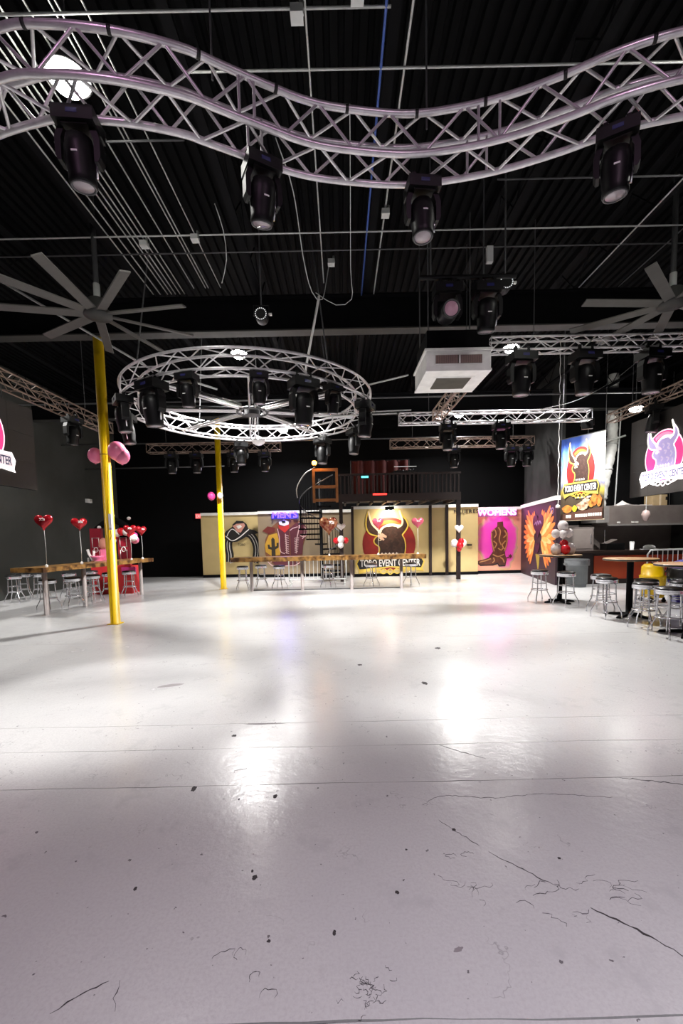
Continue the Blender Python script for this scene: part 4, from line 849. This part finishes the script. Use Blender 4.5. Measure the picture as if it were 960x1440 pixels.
o = thing('emergency_light', 'small white emergency light on the left black wall', 'lamp', (-9.49, 16.2, 3.12)); MB().box((.05, 0, 0), (.09, .30, .14)).build('housing', WHITE, o); MB().lathe([(.045, 0), (.05, .05), (.001, .06)], 12, (.09, 0, .0), 'X').build('lens', WHITE, o)
o = thing('wall_outlet', 'white wall outlet low on the left black wall', 'outlet', (-9.49, 16.0, .92)); MB().box((.006, 0, 0), (.012, .09, .14)).build('plate', WHITE, o); MB().box((.014, 0, 0), (.006, .035, .08)).build('socket', GALV, o)

# ------------------------------------------------------------------ balcony with spiral stair
o = thing('balcony', 'dark wooden balcony on posts above the beige partition', 'balcony', (2.08, 15.8, 0))
MB().box((0, 0, 2.90), (4.2, 1.6, 0.10)).build('deck', DWOOD, o); MB().box((0, -.82, 2.92), (4.24, .05, .26)).build('fascia', DWOOD, o)
for k in range(9): MB().box((-1.9 + .475 * k, 0, 2.80), (.07, 1.5, .11)).build('deck_joist', DWOOD, o)
for x in (-2.06, 2.05): MB().box((x, -.76, 1.40), (.13, .13, 2.80)).build('post', DWOOD, o)
MB().box((0, -.80, 3.72), (4.24, .09, .06)).build('top_rail', DWOOD, o)
for k in range(30): MB().box((-2.05 + k * 4.1 / 29, -.80, 3.37), (.055, .035, .66)).build('baluster', DWOOD, o)
o = thing('red_canopy', 'red cloth backdrop on the balcony', 'cloth', (1.5, 16.1, 2.95)); b = MB()
n = 24
b.add([(-1.05 + 2.1 * k / n, .05 * math.sin(k * 1.3), z) for z in (0.0, 1.42) for k in range(n + 1)] + [(-1.05 + 2.1 * k / n, .02 + .05 * math.sin(k * 1.3), z) for z in (0.0, 1.42) for k in range(n + 1)],
      [(k, k + 1, n + 2 + k, n + 1 + k) for k in range(n)] + [(2 * n + 2 + k, 3 * n + 3 + k, 3 * n + 4 + k, 2 * n + 3 + k) for k in range(n)], True)
b.build('cloth', mat('red_cloth', (.065, .002, .002), .8), o); bar('cloth_rail', (-1.1, 0, 1.43), (1.1, 0, 1.43), .02, FIXT, o)
for x in (-1.08, 1.08): bar('cloth_stand', (x, 0, 0), (x, 0, 1.43), .02, FIXT, o)
o = thing('dj_mixer', 'disc jockey controller with bright knobs on the balcony', 'mixer', (2.3, 15.35, 2.95)); MB().box((0, 0, .42), (1.0, .4, .84)).build('console_table', FIXT, o); MB().box((0, -.02, .88), (.8, .3, .06)).build('mixer_body', FIXT, o)
for k in range(6): MB().ball((-.3 + .12 * k, -.16, .92 + .02 * (k % 2)), .018, 8, 6).build('knob', CHROME, o)
MB().box((.05, .1, 1.08), (.8, .02, .02)).build('light_strip', mat('soft_led', (.8, .8, .8), .4, emit=(.8, .8, .8), es=.5), o)
for dx, lb, c in ((0.87, 'cyan glowing lamp on the balcony rail', (0.1, .9, 1.0)), (1.38, 'red glowing light strip under the balcony rail', (1, .04, .03))):
    cy = c[0] < .5; o = thing('balcony_lamp', lb, 'lamp', (dx, 14.926, 3.62 if cy else 3.02)); MB().box((0, 0, 0), (.28 if cy else .52, .06, .09)).build('housing', FIXT, o); MB().box((0, -.035, 0), (.24 if cy else .48, .012, .06)).build('lens', mat('glow_' + ('cyan' if cy else 'red'), c, .3, emit=c, es=3), o)
o = thing('wooden_gate', 'orange lit wooden gate frame at the top of the spiral stair', 'gate', (-.50, 14.98, 2.80))
for x in (-.40, .40): MB().box((x, 0, .56), (.09, .07, 1.16)).build('gate_post', WOODO, o)
for z in (1.10, .52, .06): MB().box((0, 0, z), (.86, .06, .10)).build('gate_rail', WOODO, o)
o = thing('amber_lamp', 'glowing amber lamp on the wooden gate post', 'lamp', (-.86, 14.96, 3.965)); MB().lathe([(.03, 0), (.03, .08), (.05, .1)], 12).build('holder', FIXT, o); MB().ball((0, 0, .17), .085, 14, 10).build('bulb', mat('amber_glow', (1, .5, .05), .3, emit=(1, .42, .05), es=14), o)
lamp('amber_light', 'POINT', (.12, -.2, .2), 22, (1, .45, .1), .08, parent=o)
# spiral stair
SX, SY = -0.72, 15.75
o = thing('spiral_stair', 'black steel spiral stair rising to the balcony', 'stairs', (SX, SY, 0))
MB().lathe([(.06, 0), (.06, 3.7)], 14).build('centre_post', BLK, o)
tm = MB().slab([(0.05, -.06), (.79, -.24), (.79, .24), (.05, .06)], 0, .05).mesh('stair_tread', BLK)
nst = 15; hp = []
for k in range(nst):
    a = -1.2 + k * math.radians(27); z = .19 * (k + 1)
    q = bpy.data.objects.new('stair_tread', tm); C.objects.link(q); q.parent = o; q.location = (0, 0, z - .04); q.rotation_euler = (0, 0, a)
    for da in (-.15, 0, .15): bar('baluster', (.76 * math.cos(a + da), .76 * math.sin(a + da), z), (.76 * math.cos(a + da), .76 * math.sin(a + da), z + .9 + da * .4), .010, BLK, o)
    hp.append((.76 * math.cos(a), .76 * math.sin(a), z + .9))
MB().tube(spline(hp, .08), .02, 8).build('handrail', GALVD, o)
pipe('curved_rail', [(-1.52, 15.4, 3.0), (-1.55, 15.45, 3.3), (-1.42, 15.45, 3.6), (-1.2, 15.3, 3.85), (-.92, 15.1, 3.97)], .018, GALV, 'pale curved handrail sweeping up to the wooden gate', 'handrail', smooth=True)
# crowd barriers
def barrier(loc, rz, L_, label, m, hh=1.06):
    o = thing('crowd_barrier', label, 'barrier', loc, rz); r = .02
    MB().tube(spline([(-L_ / 2, 0, .12), (-L_ / 2, 0, hh - .11), (-L_ / 2 + .08, 0, hh), (L_ / 2 - .08, 0, hh), (L_ / 2, 0, hh - .11), (L_ / 2, 0, .12)], .3), r, 8).build('outer_frame', m, o)
    bar('bottom_rail', (-L_ / 2, 0, .18), (L_ / 2, 0, .18), r, m, o)
    n = int(L_ / .13)
    for k in range(1, n): bar('upright', (-L_ / 2 + L_ * k / n, 0, .18), (-L_ / 2 + L_ * k / n, 0, hh - .01), .009, m, o)
    for x in (-L_ / 2 + .05, L_ / 2 - .05): MB().box((x, 0, .03), (.06, .5, .06)).box((x, 0, .1), (.05, .04, .12)).build('foot', m, o)
barrier((-.80, 14.2, 0), 0, 1.9, 'pale steel crowd barrier before the spiral stair', GALV, .92)
barrier((9.05, 11.2, 0), 0, 2.0, 'pale steel crowd barrier before the food counter', GALV)
o = thing('mural_flood', 'bright flood lamp under the balcony lighting the bull mural', 'lamp', (1.85, 16.15, 2.60)); MB().box((0, 0, 0), (.34, .10, .14)).build('housing', FIXT, o); MB().box((0, .04, -.06), (.30, .08, .04)).build('lens', LAMPE, o)
bar('hanging_rod', (0, 0, .07), (0, 0, .15), .015, FIXT, o); lamp('mural_flood_light', 'AREA', (0, .06, -.12), 34, (1, .82, .55), .25, (0, .5, -1.2), parent=o)
# ------------------------------------------------------------------ banner
BANB = bpy.data.materials.new('banner_sky_lit'); BANB.use_nodes = True
nt = BANB.node_tree; b_ = nt.nodes['Principled BSDF']; tc = nt.nodes.new('ShaderNodeTexCoord'); sx_ = nt.nodes.new('ShaderNodeSeparateXYZ'); nt.links.new(tc.outputs['Generated'], sx_.inputs[0])
nz = nt.nodes.new('ShaderNodeTexNoise'); nz.inputs['Scale'].default_value = 3.5; nt.links.new(tc.outputs['Generated'], nz.inputs['Vector'])
ma = nt.nodes.new('ShaderNodeMath'); ma.operation = 'MULTIPLY_ADD'; ma.inputs[1].default_value = 0.16; nt.links.new(nz.outputs['Fac'], ma.inputs[0]); nt.links.new(sx_.outputs['Z'], ma.inputs[2])
rp = nt.nodes.new('ShaderNodeValToRGB'); E_ = rp.color_ramp.elements; E_[0].position = .0; E_[0].color = (.05, .03, .02, 1); E_[1].position = 1.0; E_[1].color = (.03, .07, .30, 1)
for p_, c_ in ((.36, (.07, .05, .03, 1)), (.44, (.45, .36, .05, 1)), (.50, (.16, .16, .24, 1)), (.58, (.45, .50, .68, 1)), (.74, (.16, .34, .80, 1))):
    q = E_.new(p_); q.color = c_
nt.links.new(ma.outputs[0], rp.inputs['Fac'])
mxb = nt.nodes.new('ShaderNodeMix'); mxb.data_type = 'RGBA'; mxb.inputs['B'].default_value = (.80, .80, .72, 1)  # spotlight on the upper right of the banner, painted into the print colour
mu_ = nt.nodes.new('ShaderNodeMath'); mu_.operation = 'MULTIPLY'; r2 = nt.nodes.new('ShaderNodeValToRGB'); r2.color_ramp.elements[0].position = .45; r2.color_ramp.elements[1].position = .95; nt.links.new(sx_.outputs['X'], r2.inputs['Fac'])
r3 = nt.nodes.new('ShaderNodeValToRGB'); r3.color_ramp.elements[0].position = .5; r3.color_ramp.elements[1].position = .78; nt.links.new(sx_.outputs['Z'], r3.inputs['Fac'])
nt.links.new(r2.outputs['Color'], mu_.inputs[0]); nt.links.new(r3.outputs['Color'], mu_.inputs[1]); nt.links.new(mu_.outputs[0], mxb.inputs['Factor']); nt.links.new(rp.outputs['Color'], mxb.inputs['A'])
nt.links.new(mxb.outputs['Result'], b_.inputs['Base Color']); b_.inputs['Roughness'].default_value = .5
BA = Vector((6.02, 11.75, 0)); BB_ = Vector((6.56, 10.70, 0)); bd = BB_ - BA; bw = bd.length; bang = math.atan2(bd.y, bd.x)
o = thing('hanging_banner', 'tall printed banner with bull emblem and food pictures', 'banner', (BA + BB_) / 2 + Vector((0, 0, 1.90)), bang)
b = MB(); nx = 24
b.add([(-bw / 2 + bw * k / nx, .012 * math.sin(k * .9) + dy, z) for dy in (0, .006) for z in (0, 2.16) for k in range(nx + 1)], [(k, k + 1, nx + 2 + k, nx + 1 + k) for k in range(nx)] + [(2 * nx + 2 + k, 3 * nx + 3 + k, 3 * nx + 4 + k, 2 * nx + 3 + k) for k in range(nx)], True)
b.build('printed_cloth', BANB, o)
MB().prism([(-bw / 2 + .02, .0), (bw / 2 - .02, .0), (bw / 2 - .02, .30), (-bw / 2 + .02, .16)], -.016, -.019).build('dark_footer', mat('banner_footer', (.10, .04, .025), .6), o)
e = bpy.data.objects.new('bull_emblem', None); C.objects.link(e); e.parent = o; e.location = (-.02, -.020, .56); e.scale = (0.128, 1, 0.208)
PB = dict(PAINT); bull(e, 1.0, PB, 0.002)
FRY = mat('fried_orange', (.60, .24, .04), .6, noise=(.38, .12, .02), nscale=14); PALE = mat('food_pale', (.66, .50, .36), .6, noise=(.3, .15, .08), nscale=16)
for cx, cz, rx, rz_, m_ in ((-.38, .30, .15, .10, FRY), (-.17, .30, .07, .08, mat('lime_yellow', (.70, .62, .03), .5)), (.05, .36, .16, .11, PALE), (.14, .48, .09, .08, PALE), (.36, .50, .10, .15, FRY), (.48, .46, .07, .14, FRY), (.28, .40, .08, .09, FRY)):
    MB().prism([(cx + rx * (1 + .12 * math.sin(5 * a)) * math.cos(a), cz + rz_ * (1 + .1 * math.cos(4 * a)) * math.sin(a)) for a in [2 * PI * k / 22 for k in range(22)]], -.020, -.024).build('food_picture', m_, o)
for cx, wd in ((-.33, .16), (.02, .34), (.38, .36)):
    n = max(2, int(wd / .055))
    for k in range(n): MB().prism([(cx - wd / 2 + wd * k / n, .07 + .03 * cx + .0), (cx - wd / 2 + wd * (k + .8) / n, .07 + .03 * cx), (cx - wd / 2 + wd * (k + .8) / n, .15 + .03 * cx), (cx - wd / 2 + wd * k / n, .15 + .03 * cx)], -.020, -.023).build('caption_block', LETW, o)
for k in range(3): MB().prism([(-.16 + .16 * k, .56), (-.05 + .16 * k, .565), (-.05 + .16 * k, .60), (-.16 + .16 * k, .595)], -.020, -.023).build('caption_block', LETW, o)
for z in (-.01, 2.17): bar('banner_rod', (-bw / 2 - .02, 0, z), (bw / 2 + .02, 0, z), .012, GALVD if z > 1 else CREAM, o)
for x in (-bw / 2, bw / 2): bar('hanging_cord', (x, 0, 2.17), (x, 0, 4.74), .005, GALVD, o)
flood((5.62, 9.86, 3.97), 2.68, 'small flood light on the end of the silver truss aimed at the banner', 150, (0, -2, -.5))
o = thing('hanging_rope', 'white rope with a weight hanging beside the banner', 'rope', (5.87, 11.6, 2.25))
MB().tube([(.012 * math.sin(k * 1.7), .01 * math.cos(k * 1.3), .06 + 4.33 * k / 40) for k in range(41)], .009, 6).build('rope', STRING, o); MB().lathe([(.02, .08), (.055, .05), (.06, .0), (.02, -.01)], 12).build('weight', WHITE, o)

# ------------------------------------------------------------------ food counter
o = thing('food_counter', 'dark wooden food counter with red laminate front', 'counter', (8.86, 13.1, 0))
MB().box((0, 0, .47), (4.15, .55, .94)).build('cabinet_body', DWOOD, o); MB().box((0, -.04, .975), (4.2, .70, .06)).build('countertop', mat('dark_top', (.03, .018, .014), .3), o)
for k in range(3): MB().box((-.76 + k * 1.02, -.286, .50), (1.0, .02, .70)).build('red_panel', REDP, o)
o = thing('range_hood', 'stainless steel kitchen hood above the food counter', 'range hood', (9.15, 13.85, 1.75))
MB().box((0.45, 0, .30), (2.5, .8, .62)).build('hood_body', STEEL, o); MB().box((-.98, -.05, .36), (.40, .86, .52)).build('side_cover', mat('light_steel', (.50, .47, .45), .35, .5), o); MB().box((.45, -.41, .02), (2.5, .03, .05)).build('drip_edge', mat('light_steel', (.50, .47, .45), .35, .5), o)
for x in (-.45, .0, .12): MB().box((x, -.43, .10), (.10, .01, .05)).build('label_plate', LETW, o)
for x in (-1.1, 1.6): bar('hanging_rod', (x, .2, .6), (x, .2, 4.88), .012, GALVD, o)
struct('trim_splashback', MB().box((8.9, 14.27, 1.25), (4.2, .03, 1.1)), STEEL, 'stainless splashback behind the food counter')
o = thing('metal_cabinet', 'dull metal cabinet at the left end of the food counter', 'cabinet', (7.42, 13.55, 1.005)); MB().box((0, .1, .36), (1.0, .5, .72)).build('cabinet_body', mat('dull_metal', (.20, .17, .16), .4, .4), o); MB().box((0, -.155, .36), (.92, .01, .62)).build('door_panel', STEEL, o); bar('handle', (.4, -.18, .2), (.4, -.18, .5), .012, CHROME, o)
o = thing('fryer', 'steel fryer with lifted lid on the food counter', 'fryer', (8.35, 13.15, 1.005)); MB().box((0, 0, .10), (.55, .35, .20)).build('fryer_body', FIXT, o); MB().box((-.1, 0, .25), (.36, .3, .02), ry=-.4).build('lid', STEEL, o); bar('handle', (-.3, -.1, .2), (-.3, -.1, .62), .012, CHROME, o)
o = thing('paper_cup', 'white cup on the food counter', 'cup', (8.82, 12.95, 1.005)); MB().lathe([(.05, 0), (.065, .24), (.06, .24), (.045, .01)], 16).build('cup_wall', WHITE, o); MB().lathe([(.067, .235), (.069, .245), (.064, .25)], 16).build('rim', WHITE, o)
o = thing('paper_wrap', 'white crumpled paper wrap on the food counter', 'tray', (9.35, 12.95, 1.005)); MB().ball((0, 0, .06), .14, 12, 8, (1.3, .8, .6)).build('wrap', FOILW, o); MB().box((0, 0, .008), (.4, .25, .016)).build('tray', WHITE, o)
o = thing('pendant_lamp', 'pale shaded lamp hanging in front of the range hood', 'lamp', (8.98, 12.62, 1.85)); MB().lathe([(.02, .34), (.08, .30), (.12, .20), (.09, .08), (.03, .0)], 16).build('shade', mat('pale_shade', (.60, .45, .42), .3), o); bar('cord', (0, 0, .34), (0, 0, 4.78), .008, STRING, o)
o = thing('vent_duct', 'white wrapped vent duct rising from the range hood', 'duct', (8.36, 13.95, 2.30))
P = spline([(0, 0, 0.05), (.06, -.05, .6), (.18, -.1, 1.3), (.32, -.12, 2.0), (.34, -.1, 2.6), (.34, -.1, 4.2)], .05)
MB().tube(P, [.21 + .010 * math.sin(i * .9) + .006 * math.sin(i * 2.3) - .06 * min(1, i / 40) for i in range(len(P))], 16).build('wrapped_tube', FOILW, o)
for k in (6, 24, 40): MB().tube([P[k] - Vector((0, 0, .02)), P[k] + Vector((0, 0, .02))], .215 - .06 * min(1, k / 40) + .015, 16).build('band', GALV, o)
bar('side_pipe', (.42, -.2, .05), (.55, -.2, 3.4), .02, GALV, o); bar('cross_pipe', (-.3, -.2, 2.0), (.6, -.35, 2.25), .03, GALV, o)
o = thing('cardboard_box', 'tan cardboard box on top of the range hood', 'box', (10.15, 13.85, 2.365)); MB().box((0, 0, .17), (.45, .4, .34)).build('carton', mat('cardboard', (.55, .40, .22), .8), o); MB().box((0, -.203, .17), (.06, .006, .34)).build('tape', CREAM, o); MB().box((.2, -.203, .22), (.06, .006, .1)).build('printed_mark', INK, o)
o = thing('plastic_sheet', 'white crumpled plastic sheet on top of the range hood', 'sheet', (9.2, 13.75, 2.365)); b = MB()
g = 14; b.add([(-.5 + 1.1 * i / g, -.25 + .5 * j / g, .015 + .16 * max(0, 1 - abs(i - 4) / 3.0) * (1 - abs(j - 7) / 8) + .02 * random.random()) for i in range(g + 1) for j in range(g + 1)] , [(i * (g + 1) + j, (i + 1) * (g + 1) + j, (i + 1) * (g + 1) + j + 1, i * (g + 1) + j + 1) for i in range(g) for j in range(g)])
b.build('sheet', WHB, o); MB().box((.05, 0, .006), (1.1, .5, .010)).build('sheet_base', WHB, o)
o = thing('trash_can', 'grey round trash can in front of the wings wall corner', 'trash can', (6.80, 12.30, 0))
MB().lathe([(.24, 0), (.25, .02), (.30, .72), (.32, .73), (.32, .78), (.29, .78), (.28, .1)], 24).build('can', GREYBIN, o); MB().lathe([(.325, .80), (.33, .74), (.315, .66), (.325, .62)], 24).build('bin_liner', mat('grey_liner', (.16, .17, .18), .35, bump=.6, nscale=10), o)
for s in (-1, 1): MB().box((s * .33, 0, .66), (.05, .12, .05)).build('handle', GREYBIN, o)
o = thing('blue_bin', 'blue waste bin with black bag beside the crowd barrier', 'bin', (7.62, 9.35, 0)); MB().lathe([(.30, 0), (.36, .72), (.34, .72), (.28, .05)], 24).build('barrel', BLUEBIN, o); MB().lathe([(.372, .50), (.385, .58), (.375, .72), (.36, .76), (.33, .74)], 24).build('bag_skirt', BAG, o); MB().lathe([(.355, .73), (.30, .86), (.15, .92), (.001, .93)], 24).build('lid', BLUEBIN, o)
o = thing('mop_bucket', 'yellow mop bucket beside the blue waste bin', 'bucket', (6.92, 9.45, 0))
MB().lathe([(.20, .10), (.22, .12), (.25, .56), (.255, .58), (.22, .60)], 20).build('bucket', YEL, o); MB().lathe([(.22, .58), (.21, .78), (.16, .84), (.001, .85)], 20).build('wringer', YEL, o); MB().box((0, .0, .86), (.07, .05, .02)).build('wringer_slot', BLK, o)
for sx in (-1, 1):
    for sy in (-1, 1): MB().lathe([(.001, -.02), (.04, -.02), (.04, .02), (.001, .02)], 12, (sx * .15, sy * .15, .04), 'Y').box((sx * .15, sy * .15, .09), (.03, .05, .04)).build('caster', BLK, o)
MB().tube(spline([(.2, 0, .6), (.32, 0, .72), (.30, 0, .95)], .05), .015, 6).build('handle', FIXT, o)
